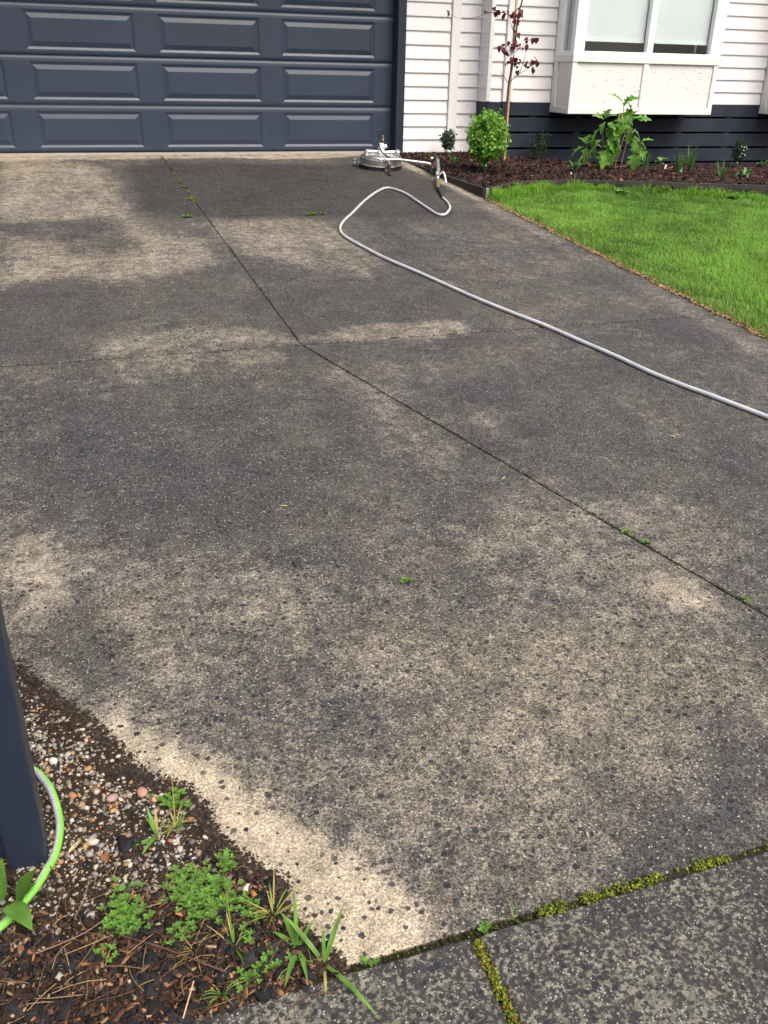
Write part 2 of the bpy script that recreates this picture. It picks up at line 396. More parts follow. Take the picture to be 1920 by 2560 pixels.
# ---- driveway: six cast slabs, tooled joints between
STAIN=[
(0.92,0.3,[(-0.34,4.0),(0.13,3.67),(0.95,3.57),(1.12,3.02),(0.72,2.72),(0.06,2.74),(-0.31,2.84)]),
(0.9,0.3,[(1.85,3.67),(2.59,3.0),(2.52,2.61),(2.18,2.19),(1.68,2.47),(1.48,3.05)]),
(0.95,0.15,[(-0.37,5.29),(0.24,5.03),(1.85,5.05),(2.69,4.18),(1.8,4.29),(0.98,4.45),(0.2,4.61),(0.07,4.33),(-0.34,4.26)]),
(1.2,0.15,[(0.66,9.08),(0.94,9.33),(3.21,9.1),(3.23,7.84),(2.91,6.63),(2.0,6.82),(0.67,6.93),(0.54,7.76)]),
(0.52,0.14,[(-0.49,9.65),(0.19,9.56),(0.44,8.99),(0.53,7.93),(0.52,7.02),(0.46,6.88),(-0.42,6.96)]),
(0.22,0.1,[(-0.5,9.99),(3.5,9.92),(3.6,9.81),(3.49,9.65),(2.16,9.53),(0.59,9.61),(-0.49,9.56)]),
(0.25,0.1,[(3.47,9.51),(3.43,8.77),(3.42,8.12),(3.46,7.36),(3.39,7.2),(3.3,7.74),(3.31,8.45),(3.27,8.9)]),
(0.64,0.1,[(3.42,7.28),(3.39,6.57),(3.35,5.55),(3.36,4.39),(3.28,3.53),(3.14,3.36),(3.21,4.42),(3.23,5.62),(3.28,6.96)]),
(0.545,0.16,[(-0.41,6.64),(-0.31,6.51),(-0.09,6.36),(0.07,5.92),(0.44,6.06),(0.3,6.53),(0.46,6.8),(0.93,6.21),(0.9,5.59),(0.33,5.33),(0.17,5.19),(0.05,5.46),(-0.21,5.42),(-0.37,5.33)]),
(0.61,0.16,[(1.11,6.79),(1.91,6.74),(1.84,6.19),(1.91,5.51),(1.74,5.16),(1.45,5.4),(1.08,5.75),(1.0,6.2)]),
(0.55,0.07,[(0.05,4.17),(0.13,4.38),(0.38,4.45),(0.77,4.4),(1.02,4.19),(1.34,4.35),(1.8,4.29),(1.97,4.15),(1.9,4.04),(1.01,4.08),(0.34,4.08)]),
(0.58,0.06,[(0.11,4.09),(0.34,4.11),(0.63,4.08),(0.82,4.06),(0.94,3.77),(0.82,3.77),(0.6,3.92),(0.38,3.79),(0.29,3.94),(0.25,3.71),(0.14,3.75)]),
(0.68,0.14,[(0.86,4.0),(1.08,3.68),(1.19,3.2),(1.21,2.82),(1.12,2.68),(1.04,3.01),(0.99,3.56)]),
(0.69,0.4,[(-0.29,2.42),(0.03,2.42),(1.49,2.15),(1.84,1.78),(1.18,0.98),(0.29,0.97),(-0.03,1.61),(-0.17,1.89)]),
(0.64,0.12,[(1.48,2.32),(1.72,2.37),(1.86,2.25),(1.89,1.88),(1.74,1.87),(1.57,2.13)]),
(0.50,0.08,[(-0.3,2.63),(-0.19,2.62),(-0.12,2.36),(-0.14,2.22),(-0.23,2.1),(-0.27,2.01),(-0.29,2.15)]),
(0.60,0.1,[(0.4,2.22),(0.58,2.19),(0.57,2.02),(0.41,1.99),(0.33,2.09)]),
(0.86,0.08,[(-0.21,2.08),(-0.09,2.21),(0.04,2.06),(-0.04,1.82),(-0.15,1.82)]),
(0.80,0.14,[(0.46,1.16),(0.81,1.16),(1.28,1.19),(1.21,1.04),(0.81,1.01),(0.55,0.98)]),
(0.78,0.12,[(0.33,1.6),(0.64,1.66),(0.84,1.52),(0.63,1.38),(0.41,1.41)]),
(0.42,0.05,[(1.45,1.89),(1.63,1.84),(1.57,1.67),(1.49,1.71),(1.42,1.81)]),
(0.60,0.06,[(1.39,3.13),(1.52,3.15),(1.55,3.04),(1.42,3.01)]),
(0.58,0.03,[(1.52,2.89),(1.57,2.89),(1.56,2.82)]),
(0.40,0.06,[(-0.27,1.99),(-0.1,1.78),(-0.0,1.63),(0.07,1.55),(-0.01,1.56),(-0.12,1.76)]),
(-0.04,0.06,[(-0.05,1.74),(0.07,1.6),(0.17,1.46),(0.26,1.3),(0.35,1.16),(0.42,1.05),(0.45,1.0),(0.38,0.97),(0.28,0.97),(0.21,1.11),(0.14,1.29),(0.07,1.45),(-0.03,1.59)]),
]
def stain_of(X, Y):
    # ragged outlines: warp the lookup with several octaves of noise
    W = np.zeros((len(X), 3))
    for i in range(len(X)):
        a = mnoise.noise_vector(Vector((X[i]*2.1, Y[i]*1.6, .3)))*.09+mnoise.noise_vector(Vector((X[i]*6.3, Y[i]*5.1, 4.7)))*.05
        if Y[i] < 2.6: a *= .55
        W[i] = (a.x, a.y, mnoise.fractal(Vector((X[i]*1.3, Y[i]*1.1, 9.1)), .7, 2.0, 5))
    X = X+W[:,0]; Y = Y+W[:,1]
    s = np.full(len(X), .84)
    for v, soft, P in STAIN:
        P = np.array(P); d2 = np.full(len(X), 1e9); ins = np.zeros(len(X), bool)
        for i in range(len(P)):
            a, b = P[i], P[(i+1) % len(P)]; e = b-a; l = max(1e-9, e@e)
            t = np.clip(((X-a[0])*e[0]+(Y-a[1])*e[1])/l, 0, 1)
            d2 = np.minimum(d2, (X-a[0]-t*e[0])**2+(Y-a[1]-t*e[1])**2)
            c = ((a[1] > Y) != (b[1] > Y)) & (X < (b[0]-a[0])*(Y-a[1])/((b[1]-a[1]) or 1e-9)+a[0])
            ins ^= c
        d = np.sqrt(d2); d[ins] *= -1
        wgt = np.clip(.5-d/(1.5*soft), 0, 1); wgt = wgt*wgt*(3-2*wgt)
        s = s*(1-wgt)+v*wgt
    return s+W[:,2]*.10
def slab(name, poly, mat, parent, step=.06, depth=.06, dz=0.0, stain=True, crown=.004):
    """a convex slab following the slope: gridded top, rounded arris, cut sides"""
    bm = bmesh.new()
    x0, x1 = min(p[0] for p in poly), max(p[0] for p in poly); y0, y1 = min(p[1] for p in poly), max(p[1] for p in poly)
    nx, ny = int((x1-x0)/step)+1, int((y1-y0)/step)+1
    G = [[bm.verts.new((x0+(x1-x0)*i/nx, y0+(y1-y0)*j/ny, 0)) for i in range(nx+1)] for j in range(ny+1)]
    for j in range(ny):
        for i in range(nx): bm.faces.new((G[j][i], G[j][i+1], G[j+1][i+1], G[j+1][i]))
    ar = sum(poly[i][0]*poly[(i+1)%len(poly)][1]-poly[(i+1)%len(poly)][0]*poly[i][1] for i in range(len(poly)))
    pl = poly if ar > 0 else poly[::-1]
    for inset in (.004, 0):      # an extra loop just inside the edge for the worn arris
        for i in range(len(pl)):
            a, b = Vector(pl[i]), Vector(pl[(i+1) % len(pl)]); e = (b-a).normalized(); nrm = Vector((e.y, -e.x))
            co = a - nrm*inset
            bmesh.ops.bisect_plane(bm, geom=bm.verts[:]+bm.edges[:]+bm.faces[:], dist=1e-5, plane_co=(co.x, co.y, 0), plane_no=(nrm.x, nrm.y, 0), clear_outer=(inset == 0))
    bd = [e for e in bm.edges if e.is_boundary]; bv = {v for e in bd for v in e.verts}
    for v in bm.verts: v.co.z = gz(v.co.x, v.co.y)+dz-(.003 if v in bv else 0)
    r = bmesh.ops.extrude_edge_only(bm, edges=bd)
    for v in r['geom']:
        if isinstance(v, bmesh.types.BMVert): v.co.z -= depth
    bmesh.ops.recalc_face_normals(bm, faces=bm.faces[:])
    me = bpy.data.meshes.new(name); bm.to_mesh(me); bm.free()
    if stain:
        co = np.empty(len(me.vertices)*3); me.vertices.foreach_get('co', co); co = co.reshape(-1, 3)
        a = me.attributes.new('stain', 'FLOAT', 'POINT'); a.data.foreach_set('value', stain_of(co[:, 0], co[:, 1]).astype(np.float32))
    return link(name, me, mat, parent)

drive_poly = [(-1.42,9.84),(3.47,9.84),(3.42,4.07),(3.40,.985),(.28,.985),(-1.42,4.07)]
mb = MB(); mb.v = [(x, y, gz(x,y)-.020) for x, y in drive_poly]; mb.f = [tuple(range(6))[::-1]]; mb.mi = [0]; mb.c = [(1,1,1)]*6
mb2 = MB(); mb2.add([(-1.42,9.84,gz(0,9.84)-.007),(3.47,9.84,gz(0,9.84)-.007),(3.40,.94,gz(0,.94)-.007),(.26,.94,gz(0,.94)-.007),(-1.42,4.07,gz(0,4.07)-.007)], [(4,3,2,1,0)])
driveway = tag(obj('driveway', mb2, M['joint']), 'driveway of stained concrete slabs before the garage', kind='structure')
g = .0050
xr = lambda y: 3.33+.0165*(y-.985)
dj = lambda y: 1.003+(4.07-y)*.2925
SLABS = [
    [(-1.42,6.93+g*1.8),(1.0-g*.5,6.93+g*1.8),(1.0-g*.5,9.84),(-1.42,9.84)], [(1.0+g*.5,6.93+g*1.8),(xr(6.93),6.93+g*1.8),(xr(9.84),9.84),(1.0+g*.5,9.84)],
    [(-1.42,4.07+g*1.8),(1.0-g*.55,4.07+g*1.8),(1.0-g*.55,6.93-g*1.8),(-1.42,6.93-g*1.8)], [(1.0+g*.55,4.07+g*1.8),(xr(4.07),4.07+g*1.8),(xr(6.93),6.93-g*1.8),(1.0+g*.55,6.93-g*1.8)],
    [(.28,.985),(dj(.985)-g*.95,.985),(1.003-g*.95,4.07-g*1.8),(-1.42,4.07-g*1.8)], [(dj(.985)+g*.95,.985),(xr(.985),.985),(xr(4.07),4.07-g*1.8),(1.003+g*.95,4.07-g*1.8)]]
slabs = [slab('concrete_slab', p, M['concrete'], driveway, .05) for p in SLABS]
mb = MB().box(-1.5, 3.53, 9.846, 10.03, -.05, -.002); thr = obj('door_threshold', mb, M['threshold'], driveway, bevel=.006)

# flush basalt stones that can be told apart in the near slab
def stone_mesh(k):
    r = random.Random(k); n = r.randint(6, 8); rad = [.6+.4*r.random() for _ in range(n)]; ax = .55+.4*r.random()
    top = [(rad[i]*.72*math.cos(6.283*i/n), ax*rad[i]*.72*math.sin(6.283*i/n), .10) for i in range(n)]
    low = [(rad[i]*math.cos(6.283*i/n), ax*rad[i]*math.sin(6.283*i/n), -.08) for i in range(n)]
    me = bpy.data.meshes.new('stone'); me.from_pydata(top+low, [], [tuple(range(n))]+[(i+n, (i+1)%n+n, (i+1)%n, i) for i in range(n)]); me.update()
    me.materials.append(M['aggregate']); return me
SM = [stone_mesh(k) for k in range(10)]
placed = []; tries = 0
while len(placed) < 290 and tries < 6000:
    tries += 1
    y = 1.0+1.35*random.random()**1.3; x = -.3+2.2*random.random()
    if x < .28-(y-.985)*.551+.02 or x > dj(y)-.03: continue
    if any((x-a)**2+(y-b)**2 < .0005 for a, b in placed): continue
    placed.append((x, y)); s = .0042+.0058*random.random()**2
    o = bpy.data.objects.new('stone', random.choice(SM)); COL.objects.link(o); o.parent = slabs[4]
    o.location = (x, y, gz(x, y)+.0002); o.scale = (s, s, s*.8); o.rotation_euler = (SL*.9, 0, random.random()*6.28)

# ---- footpath across the mouth of the driveway
mb = MB(); mb.add([(-2.5,-.6,gz(0,-.6)-.03),(4.5,-.6,gz(0,-.6)-.03),(4.5,.97,gz(0,.97)-.03),(-2.5,.97,gz(0,.97)-.03)], [(0,1,2,3)])
footpath = tag(obj('footpath', mb, M['joint']), 'dark exposed aggregate footpath along the street', kind='structure')
for a, b in ((-2.5,-1.0),(-.988,.522),(.540,2.05),(2.062,4.5)):
    slab('paving_slab', [(a,-.6),(b,-.6),(b,.966),(a,.966)], M['footpath'], footpath, .12, .06, .006, False)

# ---- house
house = empty('house', (4.5, 9.9, 0), 'pale weatherboard house with navy slatted base and bay window', 'house')
YA, YC, YB = 9.896, 9.65, 9.238
EA, EC = .1315, .1305
ZT = 2.62
wall = obj('wall', MB().box(3.6, 4.462, YA+.022, YA+.14, -.1, ZT).box(4.464, 10.2, YC+.022, YC+.14, .50, ZT).box(4.464, 4.58, YC+.145, YA+.14, .50, ZT)
           .box(-1.62, 3.59, 10.075, 10.2, 2.17, ZT).box(-3.5, -1.52, YA+.022, YA+.14, -.1, ZT), M['siding'], house)
def board(x0, x1, y, z, e, axis='x', nm='weatherboard'):
    # tapered board, thick lower edge standing proud
    p = [(y+.021, z-.008), (y-.003, z-.008), (y-.003, z+.004), (y+.015, z+e), (y+.021, z+e)]
    return obj(nm, MB().prism(p, x0, x1), M['siding'], wall)
k = 0
while k*EA < ZT-.05:
    z = k*EA
    board(3.61, 4.115, YA, z, EA-.001); board(4.225, 4.460, YA, z, EA-.001); board(-3.4, -1.53, YA, z, EA-.001)
    k += 1
k = 0
while .522+k*EC < ZT-.05:
    z = .522+k*EC
    p = [(4.485, z-.008), (4.461, z-.008), (4.461, z+.004), (4.479, z+EC-.001), (4.485, z+EC-.001)]
    obj('weatherboard', MB().prism(p, YC-.0, YA+.02, 'y'), M['siding'], wall)
    board(4.495, 4.640, YC, z, EC-.001); board(4.762, 10.1, YC, z, EC-.001) if z > 2.35 else (board(4.762, 5.228, YC, z, EC-.001), board(7.062, 8.040, YC, z, EC-.001))
    k += 1
for b in ((4.12, 4.22, YA-.026, YA+.02, -.02, ZT), (4.448, 4.494, YC-.024, YC+.02, .520, ZT), (4.645, 4.757, YC-.026, YC+.02, .518, ZT)):
    obj('trim_board', MB().box(*b), M['siding'], house, bevel=.004)
# navy base boards with open gaps, studs behind; near-black sheet paints the shade of the void
base = obj('void_shade_sheet', MB().box(4.60, 10.2, YC+.30, YC+.34, -.40, .50).box(4.60, 10.2, YC+.06, YC+.30, .46, .50), M['dark'], house)
ztop = .522
for i in range(5):
    z1 = ztop - i*.1625; z0 = z1-.1415
    obj('base_board', MB().box(4.470, 10.1, YC, YC+.022, z0, z1), M['navyboard'], base, bevel=.003)
    obj('base_board', MB().box(4.462, 4.484, YC+.004, YA+.02, z0, z1), M['navyboard'], base, bevel=.003)
for x in (4.70, 5.05, 5.62, 6.30, 6.98, 7.66, 8.34, 9.0):
    obj('stud', MB().box(x-.045, x+.045, YC+.024, YC+.07, -.4, .50), M['navytrim'], base)
obj('base_post', MB().box(4.464, 4.53, YC-.022, YC-.001, -.3, .516), M['navyboard'], base, bevel=.003)
obj('base_post', MB().box(4.645, 4.70, YC-.024, YC-.001, -.3, .514), M['navyboard'], base, bevel=.003)

# garage jambs and head
for a, b in ((3.515, 3.605), (-1.52, -1.43)):
    obj('door_jamb', MB().box(a, b, 9.866, 10.08, -.01, 2.26), M['navytrim'], house, bevel=.004)
obj('door_head', MB().box(-1.43, 3.515, 9.87, 10.08, 2.15, 2.255), M['navytrim'], house, bevel=.004)
# eaves above the picture
roof = obj('roof', MB().prism([(9.25, 2.64), (9.20, 2.70), (14.0, 4.55), (14.0, 4.47), (9.7, 2.62)], -3.8, 10.6), M['edging'], house)
obj('gutter', MB().box(-3.8, 10.6, 9.11, 9.22, 2.60, 2.71), M['navytrim'], roof)

def bay(x0, x1, label=None):
    b = obj('bay_window', MB().box(x0+.03, x1-.03, YB+.03, YC+.02, .44, .96), M['cream'], house)
    sub = lambda nm, mbx, m, bv=.003: obj(nm, mbx, M[m], b, bevel=bv)
    # apron: rails, stiles and rendered panels
    sub('apron_rail', MB().box(x0, x1, YB, YB+.028, .420, .484), 'cream'); sub('apron_rail', MB().box(x0, x0+.028, YB+.0285, YC, .4205, .483), 'cream')
    sub('apron_underside', MB().box(x0+.029, x1-.03, YB+.029, YC, .422, .439), 'cream', 0)
    sub('sill_board', MB().box(x0-.004, x1+.018, YB-.006, YB+.028, .918, .978), 'cream'); sub('sill_board', MB().box(x0-.004, x0+.028, YB+.0285, YC, .9185, .9775), 'cream')
    xm = (x0+x1)/2-.012
    for a, c in ((x0+.001, x0+.056), (xm-.033, xm+.033), (x1-.057, x1-.001)): sub('apron_stile', MB().box(a, c, YB+.001, YB+.0275, .4845, .9175), 'cream')
    for a, c in ((YB+.029, YB+.075), (YC-.09, YC-.002)): sub('apron_stile', MB().box(x0+.001, x0+.0275, a, c, .4840, .9175), 'cream')
    for a, c in ((x0+.057, xm-.0335), (xm+.0335, x1-.058)): sub('rendered_panel', MB().box(a, c, YB+.018, YB+.029, .4845, .9175), 'stucco', 0)
    sub('rendered_panel', MB().box(x0+.018, x0+.029, YB+.0755, YC-.0905, .484, .9175), 'stucco', 0)
    # frames
    T = 2.15; w0 = .985
    sub('window_frame', MB().box(x0, x1, YB+.002, YB+.07, .9785, w0+.036), 'white'); sub('window_frame', MB().box(x0+.001, x1-.001, YB+.003, YB+.069, T-.05, T), 'white')
    sub('window_frame', MB().box(x0, x0+.06, YB+.0705, YC, .979, w0+.036), 'white')
    for a, c in ((x0+.0005, x0+.122), (xm+.015-.036, xm+.015+.036), (x1-.14, x1-.0005)): sub('window_frame', MB().box(a, c, YB+.0025, YB+.0695, w0+.0365, T-.0505), 'white')
    sub('window_frame', MB().box(x0+.001, x0+.059, YC-.135, YC-.001, w0+.0365, T-.0505), 'white'); sub('window_frame', MB().box(x0+.001, x0+.059, YB+.0705, YB+.075, w0+.0365, T-.0505), 'white')
    sub('window_head', MB().box(x0-.02, x1+.02, YB-.02, YC+.02, T+.001, T+.10), 'white')
    for a, c in ((x0+.122, xm-.021), (xm+.051, x1-.14)):
        sub('pane', MB().box(a, c, YB+.034, YB+.040, w0+.0365, T-.0505), 'glass', 0)
        bl = MB().box(a+.004, c-.004, YB+.085, YB+.087, 1.150, T-.06)
        sub('roller_blind', bl, 'blind', 0); sub('blind_rail', MB().box(a+.004, c-.004, YB+.078, YB+.094, 1.112, 1.149), 'blindrail')
    sub('pane', MB().box(x0+.027, x0+.033, YB+.0755, YC-.1355, w0+.0365, T-.0505), 'glass', 0)
    sub('roller_blind', MB().box(x0+.075, x0+.077, YB+.17, YC-.12, w0+.03, T-.06), 'blind', 0)
    # right hand return, its window board and what can be seen of the room behind
    sub('return_wall', MB().box(x1-.03, x1-.002, YB+.0705, YC, .979, T), 'white', 0)
    sub('window_board', MB().box(x0+.061, x1-.031, YB+.071, YC+.25, .979, 1.004), 'room', 0)
    sub('room', MB().box(x0-.2, x1+.2, YC+2.3, YC+2.35, .3, 2.4).box(x0-.2, x1+.2, YC+.145, YC+2.3, 2.35, 2.4).box(x0-.2, x0-.16, YC+.145, YC+2.3, .3, 2.35).box(x1+.16, x1+.2, YC+.145, YC+2.3, .3, 2.35), 'room', 0)
    return b
bay(5.232, 7.055); bay(8.045, 9.87)

# ---- garage door: five sections, four pressed panels each
door = empty('garage_door', (1.05, YD, 0), 'navy sectional garage door with pressed rectangular panels', 'garage door')
DX0, DX1, H = -1.428, 3.512, .4304
PX = [-1.342+1.22*c for c in range(4)]; PW, PA, PB = .997, .042, .373
for r in range(5):
    z = r*H+.004; h = H-.003
    prof = [(0, .014), (.006, .006), (.018, .001), (.030, 0), (PA, 0)]; tp = [(PB, 0), (h-.046, 0), (h-.026, .002), (h-.010, .007), (h, .016)]
    mb = MB()
    def strip(pts):
        v = []; 
        for (dz, dy) in pts: v += [(DX0, YD+dy, z+dz), (DX1, YD+dy, z+dz)]
        mb.add(v, [(2*i, 2*i+1, 2*i+3, 2*i+2) for i in range(len(pts)-1)])
    strip(prof); strip(tp)
    e = [DX0]+sum([[p, p+PW] for p in PX], [])+[DX1]
    for i in range(0, len(e), 2): mb.add([(e[i],YD,z+PA),(e[i+1],YD,z+PA),(e[i+1],YD,z+PB),(e[i],YD,z+PB)], [(0,1,2,3)])
    mb.box(DX0, DX1, YD+.030, YD+.045, z, z+h)
    sec = obj('door_section', mb, M['navy'], door)
    for p in PX:
        rings = [(0, 0), (.003, .0006), (.022, .0085), (.026, .0092), (.031, .0082), (.066, -.002), (.070, -.0026)]
        v = []; f = []
        for (ins, dy) in rings: v += [(p+ins,YD+dy,z+PA+ins),(p+PW-ins,YD+dy,z+PA+ins),(p+PW-ins,YD+dy,z+PB-ins),(p+ins,YD+dy,z+PB-ins)]
        for i in range(len(rings)-1):
            for k in range(4): f.append((4*i+k, 4*i+(k+1)%4, 4*i+4+(k+1)%4, 4*i+4+k))
        L = 4*(len(rings)-1); f.append((L, L+1, L+2, L+3))
        obj('raised_panel', MB().add(v, f), M['navy'], sec)
obj('bottom_seal', MB().box(DX0, DX1, YD+.004, YD+.04, -.0015, .0035), M['rubber'], door)

# ---- garden bed in front of the house: surface and edging
CTRL = np.array([(3.6,9.8,-.02),(4.45,9.85,-.015),(4.9,9.65,-.06),(5.4,9.6,-.10),(6,9.65,-.148),(7,9.65,-.158),(8.2,9.65,-.17),(9.5,9.65,-.175),(3.50,9.0,-.055),(3.47,8.4,-.075),
 (3.47,7.45,-.10),(3.9,7.75,-.095),(4.7,7.7,-.10),(5.4,7.4,-.105),(6.1,7.1,-.115),(7.2,6.7,-.125),(9.0,6.2,-.14),(4.2,8.8,-.045),(5.2,8.6,-.10),(6.2,8.4,-.125),(7.4,8.3,-.14)])
def mulch_z(x, y):
    d = (CTRL[:,0]-x)**2+(CTRL[:,1]-y)**2+.02; wt = 1/d**1.6
    return float((wt*CTRL[:,2]).sum()/wt.sum())
EDGE = [(3.452,9.60),(3.450,9.10),(3.450,8.40),(3.450,7.345)]
EDGE2 = [(3.452,7.343),(3.66,7.47),(3.92,7.66),(4.34,7.672),(4.74,7.615),(5.40,7.31),(6.12,7.03),(7.2,6.62),(9.2,5.98)]
BED = [(3.46,9.86)]+EDGE[:]+EDGE2[1:]+[(9.9,5.8),(9.9,9.70),(4.50,9.70),(4.47,9.88)]
def inside(poly, x, y):
    c = False
    for i in range(len(poly)):
        a, b = poly[i], poly[(i+1) % len(poly)]
        if (a[1] > y) != (b[1] > y) and x < (b[0]-a[0])*(y-a[1])/(b[1]-a[1])+a[0]: c = not c
    return c
def sheet(name, poly, zf, step, mat, jitter=0.0):
    x0, x1 = min(p[0] for p in poly), max(p[0] for p in poly); y0, y1 = min(p[1] for p in poly), max(p[1] for p in poly)
    nx, ny = int((x1-x0)/step)+1, int((y1-y0)/step)+1; idx = {}; mbx = MB()
    def vi(i, j):
        if (i, j) not in idx:
            x, y = x0+i*step, y0+j*step
            idx[(i, j)] = len(mbx.v); mbx.v.append((x, y, zf(x, y))); mbx.c.append((1,1,1))
        return idx[(i, j)]
    for i in range(nx):
        for j in range(ny):
            if inside(poly, x0+(i+.5)*step+random.uniform(-jitter, jitter), y0+(j+.5)*step+random.uniform(-jitter, jitter)):
                mbx.f.append((vi(i,j), vi(i+1,j), vi(i+1,j+1), vi(i,j+1))); mbx.mi.append(0)
    return obj(name, mbx, mat, smooth=True)
tag(sheet('garden_bed', BED, lambda x, y: mulch_z(x, y)-.012+.006*math.sin(17*x+5*y)*math.sin(13*y-3*x), .07, M['bedsoil']), 'sloping bed of dark soil under the bark mulch', kind='structure')

edging = empty('garden_edging', (3.45, 7.34, gz(0,7.34)), 'dark grey plank edging round the mulched garden bed', 'edging')
def edge_run(pts, tops, thick=.022):
    for i in range(len(pts)-1):
        a, b = Vector(pts[i]), Vector(pts[i+1]); e = (b-a).normalized(); n = Vector((-e.y, e.x))*thick
        v = []
        for (p, zt) in ((a, tops[i]), (b, tops[i+1])):
            for q in (p, p+n): v += [(q.x, q.y, gz(q.x, q.y)-.12), (q.x, q.y, zt)]
        obj('edging_board', MB().add(v, [(0,4,5,1),(2,3,7,6),(1,5,7,3),(0,1,3,2),(4,6,7,5),(0,2,6,4)]), M['edging'], edging, bevel=.003)
edge_run(EDGE, [-.020,-.040,-.060,-.078], -.022)
edge_run(EDGE2, [-.078,-.068,-.062,-.060,-.060,-.060,-.062,-.07,-.08], .022)
obj('corner_peg', MB().box(3.444, 3.466, 7.328, 7.350, -.2, -.074), M['steel'], edging)

# ---- lawn
LAWN = [(3.415,.99)]+[(xr(y)+.006, y) for y in np.arange(1.2, 7.2, .3)]+[(3.448,7.33)]+[(x, y-.004) for x, y in EDGE2[1:]]+[(9.9,5.75),(9.9,.99)]
tag(sheet('lawn', LAWN, lambda x, y: gz(x, y)-.006, .12, M['lawnsoil'], 0), 'lawn soil beside the driveway', kind='structure')

# ================================================================ LOOSE COVER (stuff)
def rand_rot(n):
    q = rng.normal(size=(n, 4)); q /= np.linalg.norm(q, axis=1)[:, None]; a, b, c, d = q.T
    return np.stack([np.stack([1-2*(c*c+d*d), 2*(b*c-a*d), 2*(b*d+a*c)], 1), np.stack([2*(b*c+a*d), 1-2*(b*b+d*d), 2*(c*d-a*b)], 1), np.stack([2*(b*d-a*c), 2*(c*d+a*b), 1-2*(b*b+c*c)], 1)], 1)
def rot_z(a, tilt=.35):
    n = len(a); tx, ty = rng.normal(0, tilt, n), rng.normal(0, tilt, n)
    ca, sa = np.cos(a), np.sin(a); Z = np.zeros((n, 3, 3)); Z[:,0,0]=ca; Z[:,0,1]=-sa; Z[:,1,0]=sa; Z[:,1,1]=ca; Z[:,2,2]=1
    X = np.zeros((n,3,3)); X[:,0,0]=1; X[:,1,1]=np.cos(tx); X[:,1,2]=-np.sin(tx); X[:,2,1]=np.sin(tx); X[:,2,2]=np.cos(tx)
    Y = np.zeros((n,3,3)); Y[:,1,1]=1; Y[:,0,0]=np.cos(ty); Y[:,0,2]=np.sin(ty); Y[:,2,0]=-np.sin(ty); Y[:,2,2]=np.cos(ty)
    return Z @ X @ Y
def pick(cols, n, p=None, var=.18):
    c = np.array(cols)[rng.choice(len(cols), n, p=p)]
    return np.clip(c*(1+rng.normal(0, var, (n, 1))), .004, .95)
BOXV = np.array([(-1,-1,-1),(1,-.7,-1),(.8,1,-1),(-.9,.8,-1),(-.8,-.8,1),(.9,-.9,.7),(1,.7,1),(-1,.9,.8)], float)
BOXF = np.array([(0,3,2,1),(4,5,6,7),(0,1,5,4),(1,2,6,5),(2,3,7,6),(3,0,4,7)])
bmi = bmesh.new(); bmesh.ops.create_icosphere(bmi, subdivisions=2, radius=1); bmi.verts.ensure_lookup_table()
ICOV = np.array([v.co[:] for v in bmi.verts]); ICOF = np.array([[v.index for v in f.verts] for f in bmi.faces]); bmi.free()
bmi = bmesh.new(); bmesh.ops.create_icosphere(bmi, subdivisions=1, radius=1); bmi.verts.ensure_lookup_table()
ICO1V = np.array([v.co[:] for v in bmi.verts]); ICO1F = np.array([[v.index for v in f.verts] for f in bmi.faces]); bmi.free()
def scatter(name, tv, tf, pos, scl, rot, cols, mat, jit=0.0, smooth=False):
    n, k = len(pos), len(tv)
    V = tv[None]*np.ones((n,1,1))
    if jit: V = V*(1+rng.normal(0, jit, (n, k, 1)))
    V = V*scl[:, None, :]; V = np.einsum('nij,nkj->nki', rot, V)+pos[:, None, :]
    F = (tf[None]+(np.arange(n)*k)[:, None, None]).reshape(-1, tf.shape[1])
    me = np_mesh(name, V.reshape(-1, 3), [F], np.repeat(cols, k, axis=0))
    return tag(link(name, me, mat, None, smooth), kind='stuff')

def blades(name, pos, h, lean, az, wd, cols, mat, tipcol=None, kind='stuff', curl=1.0):
    """tapering grass blades, two segments and a tip"""
    n = len(pos); d = np.stack([np.cos(az), np.sin(az), np.zeros(n)], 1); s = np.stack([-np.sin(az), np.cos(az), np.zeros(n)], 1)
    up = np.array([0,0,1.0]); V = np.zeros((n, 7, 3)); C = np.zeros((n, 7, 3))
    for i, (t, wf) in enumerate(((0,1.0),(.4,.9),(.75,.62),(1.0,0))):
        c = pos+d*(lean*(t**(1+curl))*h)[:, None]+up*(h*(t-.35*np.clip(lean,0,1.6)*t*t*.6))[:, None]
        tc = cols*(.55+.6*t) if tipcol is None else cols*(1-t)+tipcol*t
        if i < 3:
            V[:, 2*i] = c-s*(wd*wf*.5)[:, None]; V[:, 2*i+1] = c+s*(wd*wf*.5)[:, None]; C[:, 2*i] = C[:, 2*i+1] = tc
        else: V[:, 6] = c; C[:, 6] = tc
    b = (np.arange(n)*7)[:, None]
    Q = np.concatenate([b+np.array([[0,1,3,2]]), b+np.array([[2,3,5,4]])]); T = b+np.array([[4,5,6]])
    return tag(link(name, np_mesh(name, V.reshape(-1,3), [Q, T], C.reshape(-1,3)), mat), kind=kind)

